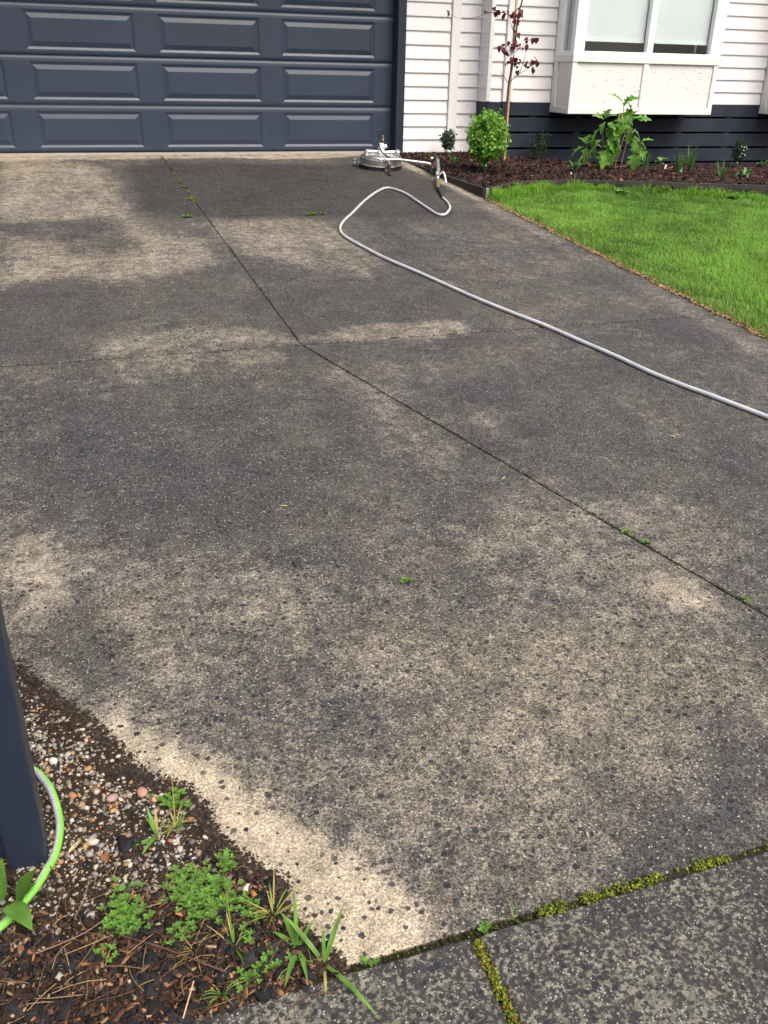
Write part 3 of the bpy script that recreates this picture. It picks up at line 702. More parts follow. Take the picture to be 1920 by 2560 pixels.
# ---- turf
def lawn_pts(n, x0, x1, y0, y1):
    P = np.stack([rng.uniform(x0, x1, n), rng.uniform(y0, y1, n)], 1)
    yE = np.interp(P[:,0], [a for a, b in EDGE2]+[9.9], [b for a, b in EDGE2]+[5.75])
    xE = 3.33+.0165*(P[:,1]-.985)+.012+.018*np.sin(P[:,1]*9)*np.sin(P[:,1]*23+1)
    return P[(P[:,1] < yE-.012) & (P[:,0] > xE)]
P = np.concatenate([lawn_pts(215000, 3.3, 7.0, 2.9, 7.75), lawn_pts(75000, 3.3, 6.2, 1.0, 2.9), lawn_pts(60000, 6.2, 9.8, 1.0, 7.7)])
n = len(P); z = SL*(P[:,1]-YD)-.006
def lump(x, y, f, s=0): return np.sin(x*f+1.3*np.sin(y*f*.7+s)+s)*np.sin(y*f*.9+1.1*np.sin(x*f*.8+2*s))
pat = lump(P[:,0], P[:,1], 2.3, .4); pat2 = lump(P[:,0], P[:,1], 7.5, 1.7); pat3 = lump(P[:,0], P[:,1], 21, .9)
edge = np.exp(-(P[:,0]-3.33-.0165*(P[:,1]-.985))/.05)
h = (.030+.010*pat+.008*pat2+.006*pat3)*(.75+.5*rng.random(n)); h = np.clip(h, .012, .08)
mixg = np.clip(.5+.30*pat+.22*pat2+.16*pat3+rng.normal(0, .16, n), 0, 1)[:, None]
cg = np.array((.10, .30, .030))*(1-mixg)+np.array((.33, .62, .095))*mixg
dry = (rng.random(n) < (.07+.55*edge+.10*(pat*pat2 < -.25)+.06*(pat3 > .6)))[:, None]
cg = np.where(dry, np.array((.30, .25, .085))*(.7+.6*rng.random((n,1))), cg)
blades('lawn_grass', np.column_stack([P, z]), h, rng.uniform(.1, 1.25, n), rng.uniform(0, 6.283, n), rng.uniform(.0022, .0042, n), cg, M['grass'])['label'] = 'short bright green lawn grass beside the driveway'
# longer uncut grass against the edging and the bed corner
L = []
for (xa, xb, dn, off) in ((3.47,4.15,2600,.10),(4.15,4.75,1500,.06),(5.35,6.6,2400,.07),(6.6,9.0,1500,.06),(4.75,5.35,500,.05)):
    x = rng.uniform(xa, xb, dn); y = np.interp(x, [a for a, b in EDGE2], [b for a, b in EDGE2])-.01-np.abs(rng.normal(0, off, dn)); L.append(np.stack([x, y], 1))
P = np.concatenate(L); n = len(P)
cl = .5+.5*lump(P[:,0], P[:,1], 19, .3)
hh = (.045+.085*cl*rng.random(n)); cg = np.array((.15, .36, .03))+rng.random((n,1))*np.array((.14, .18, .03))
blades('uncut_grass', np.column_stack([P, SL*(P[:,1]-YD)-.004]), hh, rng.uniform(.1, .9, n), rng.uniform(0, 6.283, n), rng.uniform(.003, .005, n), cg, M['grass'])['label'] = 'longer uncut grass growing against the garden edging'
# dead clippings and crumbs along the lawn margin
n = 2600; y = rng.uniform(2.6, 7.3, n); x = 3.33+.0165*(y-.985)+np.abs(rng.normal(0, .022, n))-.012+.016*np.sin(y*9)*np.sin(y*23+1)
pos = np.column_stack([x, y, SL*(y-YD)+.004]); sz = np.column_stack([rng.uniform(.006,.018,n), rng.uniform(.0015,.004,n), rng.uniform(.0008,.002,n)])
scatter('dry_clippings', BOXV, BOXF, pos, sz, rot_z(rng.uniform(0,6.28,n), .3), pick([(.20,.11,.05),(.30,.21,.10),(.07,.05,.03),(.36,.28,.12)], n), M['chips'])['label'] = 'brown clippings and crumbs along the lawn margin'

# ---- bark mulch in the house bed
def bed_pts(n):
    out = []
    while len(out) < n:
        x, y = random.uniform(3.45, 8.4), random.uniform(6.6, 9.9)
        if inside(BED, x, y): out.append((x, y))
    return np.array(out)
Pm = bed_pts(17000); n = len(Pm)
zz = np.array([mulch_z(a, b) for a, b in Pm])+rng.uniform(-.012, .016, n)
ln = rng.gamma(3, .0065, n)+.007
sz = np.column_stack([ln, ln*rng.uniform(.18,.45,n), rng.uniform(.002,.006,n)])
cols = pick([(.036,.015,.011),(.020,.010,.008),(.060,.024,.015),(.010,.007,.006),(.13,.052,.024),(.34,.18,.09)], n, [.36,.30,.16,.14,.03,.01])
scatter('bark_mulch', BOXV, BOXF, np.column_stack([Pm, zz]), sz, rot_z(rng.uniform(0,6.28,n), .42), cols, M['chips'])['label'] = 'red brown bark mulch covering the house bed'

# ---- kerbside bed at the near left
LE = [(-1.42,4.07),(-.80,2.95),(-.263,1.986),(-.217,1.911),(-.172,1.834),(-.123,1.759),(-.09,1.711),(-.06,1.654),(-.03,1.596),(-.008,1.533),(.029,1.492),(.085,1.462),(.108,1.396),(.118,1.348),(.137,1.294),(.156,1.254),(.196,1.210),(.226,1.176),(.211,1.143),(.216,1.095),(.243,1.059),(.270,1.012),(.283,.975)]
KB = LE+[(.281,.962),(.20,.958),(.10,.955),(.02,.950),(-.2,.95),(-1.6,.96),(-1.6,4.07)]
def dist_edge(x, y):
    d = 9
    for i in range(len(LE)-1):
        a, b = LE[i], LE[i+1]; ex, ey = b[0]-a[0], b[1]-a[1]; l = ex*ex+ey*ey
        t = max(0, min(1, ((x-a[0])*ex+(y-a[1])*ey)/l)); d = min(d, math.hypot(x-a[0]-t*ex, y-a[1]-t*ey))
    return min(d, abs(y-.962))
def kz(x, y):
    d = min(dist_edge(x, y), .12)/.12
    return gz(x, y)+.0015+.012*d**.7+.003*d*math.sin(61*x+17*y)*math.sin(53*y-23*x)
tag(sheet('kerbside_soil', KB, kz, .009, M['soil'], .011), 'dark soil of the small bed round the navy post', kind='structure')
def kb_pts(n, ylo, yhi, bias=None):
    out = []
    while len(out) < n:
        x, y = random.uniform(-.5, .30), random.uniform(ylo, yhi)
        if inside(KB, x, y) and (bias is None or random.random() < bias(x, y)): out.append((x, y))
    return np.array(out)
def gb(x, y):
    d = dist_edge(x, y); m = .5+.5*math.sin(31*x+3)*math.sin(27*y)
    return (1 if y > 1.2 else max(.06, 1-(1.2-y)/.10))*min(1, .15+d/.09)*(.35+.65*m)
Pg = kb_pts(6200, .97, 2.1, gb); n = len(Pg)
r = rng.gamma(2.2, .00092, n)+.0011
zz = np.array([kz(a, b) for a, b in Pg])+r*rng.uniform(-.35,.4,n)
sz = np.column_stack([r*rng.uniform(1.0,1.6,n), r*rng.uniform(.8,1.1,n), r*rng.uniform(.5,.8,n)])
cols = pick([(.42,.37,.29),(.26,.25,.235),(.14,.14,.145),(.50,.44,.34),(.36,.21,.09),(.30,.13,.05),(.62,.60,.56),(.22,.17,.12),(.33,.28,.2)], n, [.14,.20,.14,.07,.08,.03,.02,.18,.14])*.84
scatter('gravel', ICOV if n < 1 else ICO1V, ICO1F, np.column_stack([Pg, zz]), sz, rot_z(rng.uniform(0,6.28,n), .35), cols, M['pebble'], .12, True)['label'] = 'mixed pale pebbles over soil beside the navy post'
Pf = kb_pts(4200, .965, 2.1); n = len(Pf); r = rng.uniform(.0007,.0024,n)
zz = np.array([kz(a, b) for a, b in Pf])+r*.3
scatter('grit', ICO1V, ICO1F, np.column_stack([Pf, zz]), np.column_stack([r*1.3,r,r*.7]), rot_z(rng.uniform(0,6.28,n), .3), pick([(.07,.045,.03),(.035,.025,.018),(.16,.12,.08),(.30,.25,.18)], n, [.35,.35,.2,.1]), M['pebble'], .15)['label'] = 'fine grit and crumbs of soil between the pebbles'
Pb = kb_pts(5200, .962, 1.32, lambda x, y: min(1, max(.07, (1.24-y)/.10))); n = len(Pb)
ln = rng.gamma(2.0, .0019, n)+.0024; sz = np.column_stack([ln, ln*rng.uniform(.25,.6,n), rng.uniform(.0006,.0022,n)])
zz = np.array([kz(a, b) for a, b in Pb])+rng.uniform(0,.008,n)
cols = pick([(.062,.030,.017),(.030,.018,.012),(.010,.010,.011),(.17,.09,.045),(.28,.19,.11),(.28,.12,.04)], n, [.24,.34,.30,.07,.035,.015])
scatter('bark_litter', BOXV, BOXF, np.column_stack([Pb, zz]), sz, rot_z(rng.uniform(0,6.28,n), .45), cols, M['chips'])['label'] = 'brown bark flakes and leaf litter in the near left corner'
# soil crumbs spilling over the concrete edge
n = 6500; LEa = np.array(LE[1:]); seg = rng.integers(1, len(LEa)-1, n); tt = rng.random((n,1)); pe = LEa[seg]*(1-tt)+LEa[np.minimum(seg+1, len(LEa)-1)]*tt
pe = pe+rng.normal(0, .011, (n,2)); r = rng.gamma(2.0, .0007, n)+.0006
zz = np.array([(kz(a, b) if inside(KB, a, b) else gz(a, b)) for a, b in pe])+r*.3
scatter('soil_crumbs', ICO1V, ICO1F, np.column_stack([pe, zz]), np.column_stack([r*1.4,r,r*.6]), rot_z(rng.uniform(0,6.28,n), .3), pick([(.030,.021,.015),(.018,.013,.010),(.06,.04,.026),(.13,.09,.06)], n, [.4,.35,.2,.05]), M['chips'], .2)['label'] = 'dark soil crumbs spilling over the concrete edge'
# black charred chunks among the litter
Pc = np.concatenate([kb_pts(170, .962, 1.16), np.array([(-.036,1.326),(-.018,1.338),(-.045,1.34),(-.02,1.318)])]); n = len(Pc); r = rng.uniform(.006,.015,n)
zz = np.array([kz(a, b) for a, b in Pc])+.003
scatter('charred_bark', BOXV, BOXF, np.column_stack([Pc, zz]), np.column_stack([r*1.25,r*.8,r*.35]), rot_z(rng.uniform(0,6.28,n), .35), pick([(.010,.011,.013),(.017,.017,.019),(.013,.011,.010)], n), M['chips'], .15)['label'] = 'black charred bark chunks among the brown litter'
# twigs and dry stalks
mb = MB()
for (x, y) in kb_pts(300, .962, 1.26):
    a = random.uniform(-.5, 1.9); l = random.uniform(.02, .09); k = random.uniform(-.5, .5)
    z0 = kz(x, y)+random.uniform(.004, .012)
    pts = [(x+math.cos(a)*l*t+math.sin(a)*k*l*t*(1-t), y+math.sin(a)*l*t-math.cos(a)*k*l*t*(1-t), z0+SL*math.sin(a)*l*t+.006*math.sin(3.1*t)) for t in (0,.33,.66,1)]
    if pts[-1][1] < .93 or dist_edge(*pts[-1][:2]) < .004 or not inside(KB, *pts[-1][:2]): continue
    mb.tube(pts, random.uniform(.0004,.0009), 4, col=random.choice([(.10,.05,.03),(.16,.10,.055),(.26,.18,.09),(.06,.035,.025),(.05,.03,.02)]))
tag(obj('twig_litter', mb, M['chips']), 'thin dry twigs and stalks strewn over the litter', kind='stuff')

# ---- moss in the joints
def moss(name, pts, wd, n, cols, label, hgt=.006, sc=1.0, gate=None):
    seg = [(Vector(pts[i]), Vector(pts[i+1])) for i in range(len(pts)-1)]; L = [(b-a).length for a, b in seg]
    X = []
    while len(X) < n:
        a, b = random.choices(seg, L)[0]; t = random.random(); p = a.lerp(b, t); e = (b-a).normalized()
        if gate and random.random() > gate(p.x, p.y): continue
        o = random.gauss(0, wd*.34)
        X.append((p.x-e.y*o, p.y+e.x*o))
    X = np.array(X); m = len(X); r = rng.uniform(.0012,.0034,m)*sc
    z = SL*(X[:,1]-YD)+.001+rng.uniform(-.008, hgt, m)
    return scatter(name, ICO1V, ICO1F, np.column_stack([X, z]), np.column_stack([r, r, r*rng.uniform(.5,1.3,m)]), rand_rot(m), pick(cols, m, None, .25), M['moss'], .3)
G1 = [(.17,.25,.02),(.24,.28,.02),(.10,.16,.02),(.28,.27,.03)]
gt = lambda x, y: 1.0 if math.sin(x*23+1)*math.sin(x*9.1) > -.25 else .05
moss('joint_moss', [(.66,.976),(1.30,.976)], .016, 1500, G1, '', .010, 1.0, gt)['label'] = 'yellow green moss along the joint before the footpath'
moss('joint_moss', [(.30,.976),(.66,.976)], .011, 260, [(.03,.03,.012),(.05,.04,.015),(.10,.14,.02)], '', .004, .9)['label'] = 'dark thin moss left of the paving joint'
moss('joint_moss', [(.531,.958),(.531,.70)], .014, 1500, G1+[(.22,.13,.03),(.14,.07,.02)], '', .009)['label'] = 'thick moss filling the joint between two paving slabs'
gt2 = lambda x, y: max(.05, math.sin(y*11)*math.sin(y*4.3+1))
moss('joint_moss', [(1.003,9.8),(1.003,6.95)], .024, 240, [(.16,.22,.02),(.20,.18,.05),(.06,.07,.02)], '', .006, 2.2, gt2)['label'] = 'moss specks in the long joint nearest the garage'
moss('joint_moss', [(1.003,6.9),(1.003,4.07),(dj(1.0),1.0)], .006, 700, [(.05,.075,.012),(.10,.13,.02),(.035,.035,.014)], '', .003, .9, gt2)['label'] = 'dark moss lining the long diagonal joint'

# ================================================================ THINGS
# ---- surface cleaner left by the garage door
CX, CY = 3.030, 8.93; CZ = gz(CX, CY)
cl = empty('surface_cleaner', (CX, CY, CZ), 'round stainless steel surface cleaner with trigger handle by the garage door', 'surface cleaner')
cl.rotation_euler = (.10, 0, 0)
U = Vector((.947, -.321, 0)); Vv = Vector((.321, .947, 0))
def L(u, v, z): return U*u+Vv*v+Vector((0,0,z))
def cobj(nm, mbx, m, parent=None, sm=False, bv=0): return obj(nm, mbx, M[m], parent or cl, smooth=sm, local=True, bevel=bv)
deck = cobj('deck', MB().lathe([(.200,.044),(.208,.044),(.208,.048),(.2065,.098),(.203,.106),(.196,.110),(.160,.111)], n=56), 'deckside', None, False)
cobj('top_plate', MB().lathe([(.170,.1115),(.186,.1118),(.187,.117),(.180,.124),(.150,.131),(.02,.136)], n=48), 'steel', deck)
cobj('rim', MB().lathe([(.2085,.042),(.2155,.042),(.2165,.046),(.2155,.050),(.2085,.050)], n=56), 'chrome', deck)
cobj('brush_skirt', MB().lathe([(.198,.001),(.213,.001),(.211,.0415),(.198,.0415)], n=56), 'rubber')
for a in range(10):
    an = a*.628+.2; cobj('bolt', MB().lathe([(.005,-.001),(.005,.004),(.003,.005)], (.209*math.cos(an), .209*math.sin(an), .07), 8, 0, (math.cos(an), math.sin(an), 0)), 'steel', deck)
hub = cobj('swivel_hub', MB().prism([(-.026,-.022),(.026,-.022),(.026,.022),(-.026,.022)], .138, .205, 'z').lathe([(.020,.205),(.022,.207),(.022,.225),(.016,.230)], n=16), 'whiteplastic', None, False, .003)
cobj('fitting', MB().lathe([(.008,.230),(.011,.232),(.011,.262),(.009,.264),(.009,.300),(.007,.302)], (L(.012,0,0)), 12), 'brass', hub)
cobj('valve_cap', MB().lathe([(.016,0),(.018,.004),(.018,.026),(.010,.030)], L(.026,-.004,.196), 14, 0, L(.8,-.2,.5)), 'whiteplastic', hub)
arch = smooth_path([L(.012,0,.300), L(.012,.0,.335), L(-.002,.0,.352), L(-.020,-.01,.335), L(-.028,-.02,.28), L(-.024,-.05,.215), L(.006,-.09,.165), L(.05,-.13,.140), L(.09,-.15,.125)], 5)
cobj('feed_hose', MB().tube(arch, .0065, 8), 'rubber', None, True)
# fork tubes on the deck, side handle, main tube
cobj('pivot_bracket', MB().box(-.162,-.140,-.012,.022,.112,.172), 'steel', None, False, .003)
cobj('pivot_bracket', MB().lathe([(.024,0),(.030,.006),(.030,.036),(.020,.044)], L(.155,.03,.128), 18, 0, L(.3,-.3,1)), 'chrome', None, True)
cobj('fork_tube', MB().tube(smooth_path([L(-.148,0,.150), L(-.06,.01,.150), L(.06,.01,.150), L(.150,.02,.152), L(.170,-.06,.135), L(.150,-.15,.112)], 5), .012, 10), 'chrome', None, True)
cobj('main_tube', MB().tube(smooth_path([L(-.02,-.195,.108), L(.05,-.185,.110), L(.15,-.175,.118), L(.30,-.19,.113), L(.40,-.20,.108)], 5), .0135, 12), 'chrome', None, True)
cobj('tube_elbow', MB().tube(smooth_path([L(.40,-.20,.108), L(.455,-.206,.104), L(.490,-.222,.092), L(.505,-.262,.070)], 5), .0145, 12), 'steel', None, True)
cobj('side_tube', MB().tube(smooth_path([L(.01,-.190,.108), L(.058,-.21,.106), L(.074,-.25,.092), L(.080,-.30,.070)], 5), .013, 10), 'chrome', None, True)
cobj('side_grip', MB().tube([L(.080,-.29,.074), L(.081,-.305,.068), L(.0835,-.36,.050), L(.086,-.42,.034), L(.088,-.46,.026)], lambda t: .021 if t < .2 else .014, 10), 'rubber', None, True)
for (u, v) in ((-.252, .02), (.062, -.255), (.17, .19)):
    cobj('castor', MB().lathe([(.012,-.013),(.022,-.012),(.025,-.006),(.025,.006),(.022,.012),(.012,.013)], L(u, v, .026), 16, 0, L(.9,-.4,0)).box(L(u,v,0).x-.016, L(u,v,0).x+.016, L(u,v,0).y-.010, L(u,v,0).y+.010, .046, .072), 'grey', None, True)

# trigger gun at the end of the handle, running down to the hose
def gpt(px): return Vector(px)
A0, A1, A2, A3 = Vector((3.500, 8.60, .035)), Vector((3.400, 8.32, -.030)), Vector((3.245, 7.955, -.070)), Vector((3.165, 7.73, -.118))
gun = empty('trigger_gun', (3.42, 8.40, gz(0,8.4)), 'black trigger gun with red trigger on the cleaner handle', 'spray gun')
obj('gun_head', MB().lathe([(.020,-.04),(.030,-.03),(.032,.02),(.024,.045),(.014,.05)], A0+Vector((-.01,.02,.012)), 14, 0, (-.3,.6,.3)), M['rubber'], gun, smooth=True)
obj('collar', MB().lathe([(.017,0),(.019,.002),(.019,.026),(.015,.03)], A0+Vector((-.075,-.0,.012)), 12, 0, (1,.1,0)), M['brass'], gun)
dirg = (A1-A0).normalized(); sideg = Vector((.94,-.32,0))
obj('grip', MB().tube([A0+Vector((0,0,.0)), A0.lerp(A1,.15), A0.lerp(A1,.9), A1], lambda t: .019 if t > .1 else .023, 8), M['grey'], gun, smooth=True)
o1 = -sideg*.062
obj('trigger_guard', MB().tube([A0+o1*.75+Vector((0,0,-.015)), A0.lerp(A1,.5)+o1+Vector((0,0,-.02)), A0.lerp(A1,1.12)+o1+Vector((0,0,-.02)), A0.lerp(A1,1.16)+o1*.1], .0085, 8), M['rubber'], gun)
obj('trigger', MB().tube([A0.lerp(A1,.2)+o1*.45, A0.lerp(A1,.55)+o1*.55, A0.lerp(A1,.78)+o1*.42], .008, 8), M['red'], gun)
obj('gun_body', MB().tube([A0.lerp(A1,.1)+o1*.33, A0.lerp(A1,.95)+o1*.36], .014, 8), M['rubber'], gun)
obj('ball_valve', MB().tube([A1, A1.lerp(A2,.12), A1.lerp(A2,.55), A1.lerp(A2,.66), A2], lambda t: .014 if t < .2 or t > .8 else .024, 10), M['chrome'], gun, smooth=True)
s1 = A1.lerp(A2,.45)+sideg*.02
obj('valve_lever', MB().tube([s1, s1+sideg*.030+Vector((0,0,.022)), s1+sideg*.045+(A2-A1)*.28+Vector((0,0,.016)), s1+sideg*.062+(A2-A1)*.85], .0085, 8), M['whiteplastic'], gun, smooth=True)
obj('hose_coupling', MB().tube([A2, A2.lerp(A3,.1), A2.lerp(A3,.95), A3], .016, 10), M['brass'], gun)

HOSE = [(3.165,7.73),(3.10,7.50),(3.061,7.371),(3.031,7.198),(2.971,6.987),(2.883,6.813),(2.810,6.715),(2.763,6.754),(2.772,7.011),(2.785,7.25),(2.800,7.60),(2.735,7.835),(2.586,7.686),(2.354,7.317),(2.125,6.895),(1.945,6.568),(1.856,6.334),(1.832,6.124),(1.861,5.854),(1.915,5.514),(2.010,5.143),(2.086,4.804),(2.150,4.538),(2.226,4.280),(2.296,4.065),(2.362,3.787),(2.415,3.572),(2.458,3.350),(2.510,3.177),(2.567,3.027),(2.620,2.873),(2.66,2.75),(2.74,2.45),(2.80,2.0),(2.9,1.4),(3.1,.5),(3.2,-.5)]
hz = [(x, y, gz(x, y)+.0115+(0 if i > 2 else (-.118-gz(0,7.73)-.0115)*(1-i/2.5))) for i, (x, y) in enumerate(HOSE)]
hp = smooth_path(hz, 8)
ph = empty('pressure_hose', hz[5], 'long grey pressure hose snaking across the driveway', 'hose')
obj('hose_sleeve', MB().tube(hp[:18], .0125, 10), M['rubber'], ph, smooth=True)
obj('hose_run', MB().tube(hp[17:], .0102, 12), M['hosegrey'], ph, smooth=True)

# ---- navy post, fence panel behind it and the garden hose looped round
post = empty('fence_post', (-.213, 1.372, gz(0,1.37)), 'navy square steel post rising at the left edge', 'post')
obj('post_shaft', MB().box(-.2490, -.1790, 1.337, 1.407, gz(0,1.37)-.1, .85), M['navytrim'], post, bevel=.006)
obj('post_cap', MB().box(-.252, -.176, 1.334, 1.410, .851, .862), M['navytrim'], post, bevel=.003)
fence = empty('slat_fence', (-.75, 1.36, gz(0,1.36)), 'dark navy fence boards left of the square post', 'fence')
z = gz(0, 1.36)+.012
while z < .75:
    obj('fence_board', MB().box(-1.45, -.2515, 1.372, 1.390, z, z+.085), M['navyboard'], fence, bevel=.002); z += .095
obj('fence_rail', MB().box(-1.45, -1.38, 1.3905, 1.44, gz(0,1.36)-.05, .76), M['navytrim'], fence)
GH = [(-.50,1.72),(-.38,1.69),(-.27,1.630),(-.200,1.564),(-.184,1.538),(-.171,1.506),(-.162,1.471),(-.157,1.438),(-.1555,1.405),(-.160,1.369),(-.169,1.338),(-.182,1.309),(-.199,1.279),(-.220,1.247),(-.242,1.222),(-.264,1.204),(-.33,1.16),(-.42,1.12),(-.6,1.08)]
gp = smooth_path([(x, y, kz(x, y)+.012+.006*math.sin(i*.5)) for i, (x, y) in enumerate(GH)], 6)
tag(obj('garden_hose', MB().tube(gp, .0078, 16, split=True), [M['hosegreen'], M['hosebraid']], smooth=True), 'lime green and braided white garden hose looped round the post', 'hose')

# ---- leaf shapes
def leaf_mesh(name, outline, fold=.25, droop=.3, mat=None, seg=True):
    """outline: list of (t along, half width); unit length along +Y, folded on the midrib"""
    v = []; f = []
    for (t, hw) in outline:
        z = -droop*t*t
        v += [(-hw, t, z+fold*hw), (0, t, z), (hw, t, z+fold*hw)]
    for i in range(len(outline)-1): f += [(3*i,3*i+1,3*i+4,3*i+3), (3*i+1,3*i+2,3*i+5,3*i+4)]
    me = bpy.data.meshes.new(name); me.from_pydata(v, [], f); me.validate(); me.update(); me.materials.append(mat)
    me.polygons.foreach_set('use_smooth', [True]*len(me.polygons)); return me
def lobed_mesh(mat, k):
    r = random.Random(k)
    out = [(0,.03),(.10,.16),(.22,.36+.05*r.random()),(.30,.46),(.36,.27),(.42,.22),(.52,.40),(.62,.44+.05*r.random()),(.66,.28),(.72,.17),(.84,.16),(.93,.09),(1.0,.005)]
    return leaf_mesh('leaf', out, .22, .25+.3*r.random(), mat)
OV = [(0,.01),(.12,.16),(.3,.29),(.5,.32),(.72,.23),(.88,.11),(1,.005)]
HEART = [(-.10,.22),(0,.36),(.18,.48),(.38,.47),(.6,.34),(.8,.17),(1,.01)]
LH = [lobed_mesh(M['hydra'], k) for k in range(4)]
LR = [leaf_mesh('leaf', HEART, .25, .2, M['redleaf']), leaf_mesh('leaf', HEART, .5, .5, M['redleaf'])]
LOV = leaf_mesh('leaf', OV, .3, .35, M['weed'])
LBIG = [leaf_mesh('leaf', [(0,.02),(.03,.13),(.08,.24),(.16,.34),(.25,.40),(.35,.425),(.45,.42),(.58,.37),(.7,.30),(.8,.21),(.88,.13),(.95,.05),(1,.005)], .18, d, M['seedling']) for d in (.25, .5)]
def put_leaf(me, parent, p, d, size, roll=0.0, nm='leaf', wide=1.0):
    """p world, d direction of the leaf"""
    d = Vector(d).normalized(); zt = Vector((0,0,1)); x = d.cross(zt)
    x = x.normalized() if x.length > 1e-3 else Vector((1,0,0)); n = x.cross(d)
    Rm = Matrix((x, d, n)).transposed().to_4x4() @ Matrix.Rotation(roll, 4, 'Y')
    o = bpy.data.objects.new(nm, me); COL.objects.link(o); o.parent = parent
    o.matrix_local = Matrix.Translation(Vector(p)-wloc(parent)) @ Rm @ Matrix.Diagonal((size*wide, size, size, 1)); return o

# ---- oak-leaved hydrangea under the bay window
hy = empty('hydrangea', (5.56, 8.78, mulch_z(5.56,8.78)), 'tall leafy green shrub with lobed leaves under the bay window', 'shrub')
hb = mulch_z(5.56, 8.78)
S = Vector((.947,-.321,0)); S2 = Vector((.321,.947,0))
def HP(u, z, v=0.0): return Vector((5.56,8.78,hb))+S*u+S2*v+Vector((0,0,z))
stems = [[(-.02,0),(.02,.25),(.06,.50),(.045,.64)], [(.02,0,-.04),(.06,.22,-.04),(.10,.40,-.02),(.13,.52,0)], [(-.08,0),(-.10,.18),(-.13,.34),(-.125,.47)], [(-.22,.0,.02),(-.27,.12,.02),(-.305,.20,.0)], [(.08,0,-.06),(.10,.18,-.06),(.13,.36,-.04),(.14,.46,-.03)], [(.02,.03,-.02),(.12,.05,-.06),(.19,.08,-.08)], [(.14,.40,-.02),(.21,.31,-.03),(.27,.26,-.05),(.25,.16,-.06)], [(-.04,0,.03),(-.05,.15,.04),(-.08,.28,.03)]]
for st in stems:
    pts = smooth_path([HP(p[0], p[1], p[2] if len(p) > 2 else 0) for p in st], 4)
    obj('stem', MB().tube(pts, lambda t: .0065-.003*t, 6), M['woodystem'], hy, smooth=True)
LEAF = [(.04,.66,-.5,.5,.14),(.07,.66,.5,.45,.13),(.05,.62,.15,.9,.10),(.02,.55,-.8,.1,.08),(.10,.60,.45,-.6,.16),(.06,.52,-.1,-.9,.14),(.09,.53,.6,-.5,.11),
 (-.13,.49,-.6,.4,.12),(-.11,.50,.5,.45,.12),(-.12,.52,0,.8,.10),(-.13,.47,-.35,-.6,.12),(-.10,.46,.5,-.2,.10),(-.15,.42,-.7,-.6,.17),(-.06,.43,.75,-.5,.17),(-.09,.44,.1,-.9,.10),
 (-.31,.26,-.4,.5,.10),(-.29,.25,.5,.4,.11),(-.31,.22,-.9,-.2,.13),(-.28,.22,.1,-.95,.15),(-.25,.25,.8,.15,.12),(-.30,.27,.1,.9,.09),
 (-.15,.30,-.8,-.4,.15),(-.17,.27,-.2,-.9,.14),(-.09,.30,.6,-.5,.14),(-.06,.34,.5,.5,.12),(-.05,.28,.2,-.9,.17),(-.02,.30,.7,-.5,.14),(-.04,.33,.0,.7,.12),(-.01,.24,.4,-.8,.13),(-.08,.20,-.3,-.9,.14),(-.03,.14,.5,-.6,.11),(-.06,.12,-.4,-.7,.10),(-.11,.17,.1,-1,.15),
 (.13,.53,.3,.7,.10),(.16,.50,.8,.3,.12),(.14,.56,-.1,.9,.10),(.20,.50,.8,.25,.12),(.10,.46,-.5,.3,.12),(.12,.43,.4,-.6,.12),(.08,.43,-.5,-.5,.13),(.16,.40,.7,-.3,.11),(.14,.37,.2,-.8,.10),(.07,.50,.2,.8,.10),
 (.22,.34,.1,-.8,.14),(.27,.29,.8,.45,.11),(.29,.28,.7,-.5,.13),(.26,.23,.6,-.7,.14),(.24,.17,-.3,-.9,.15),(.26,.16,.3,-.95,.15),(.23,.27,-.1,-.8,.10),(.07,.22,.2,-.8,.09),(.01,.38,-.4,-.4,.13),(.03,.44,.1,-.8,.12),(-.02,.18,-.2,-.8,.12)]
for i, (u, z, du, dz, s) in enumerate(LEAF):
    v = random.uniform(-.08, .08); d = S*du+Vector((0,0,dz))-S2*random.uniform(-.1,.55)
    put_leaf(LH[i % 4], hy, HP(u, z, v), d, s*1.10, random.uniform(-.5,.5), wide=1.15)
for u in (.0, .035): obj('cut_stub', MB().tube([HP(u,.46,-.03), HP(u+.005,.55,-.03)], .006, 6), M['stake'], hy)

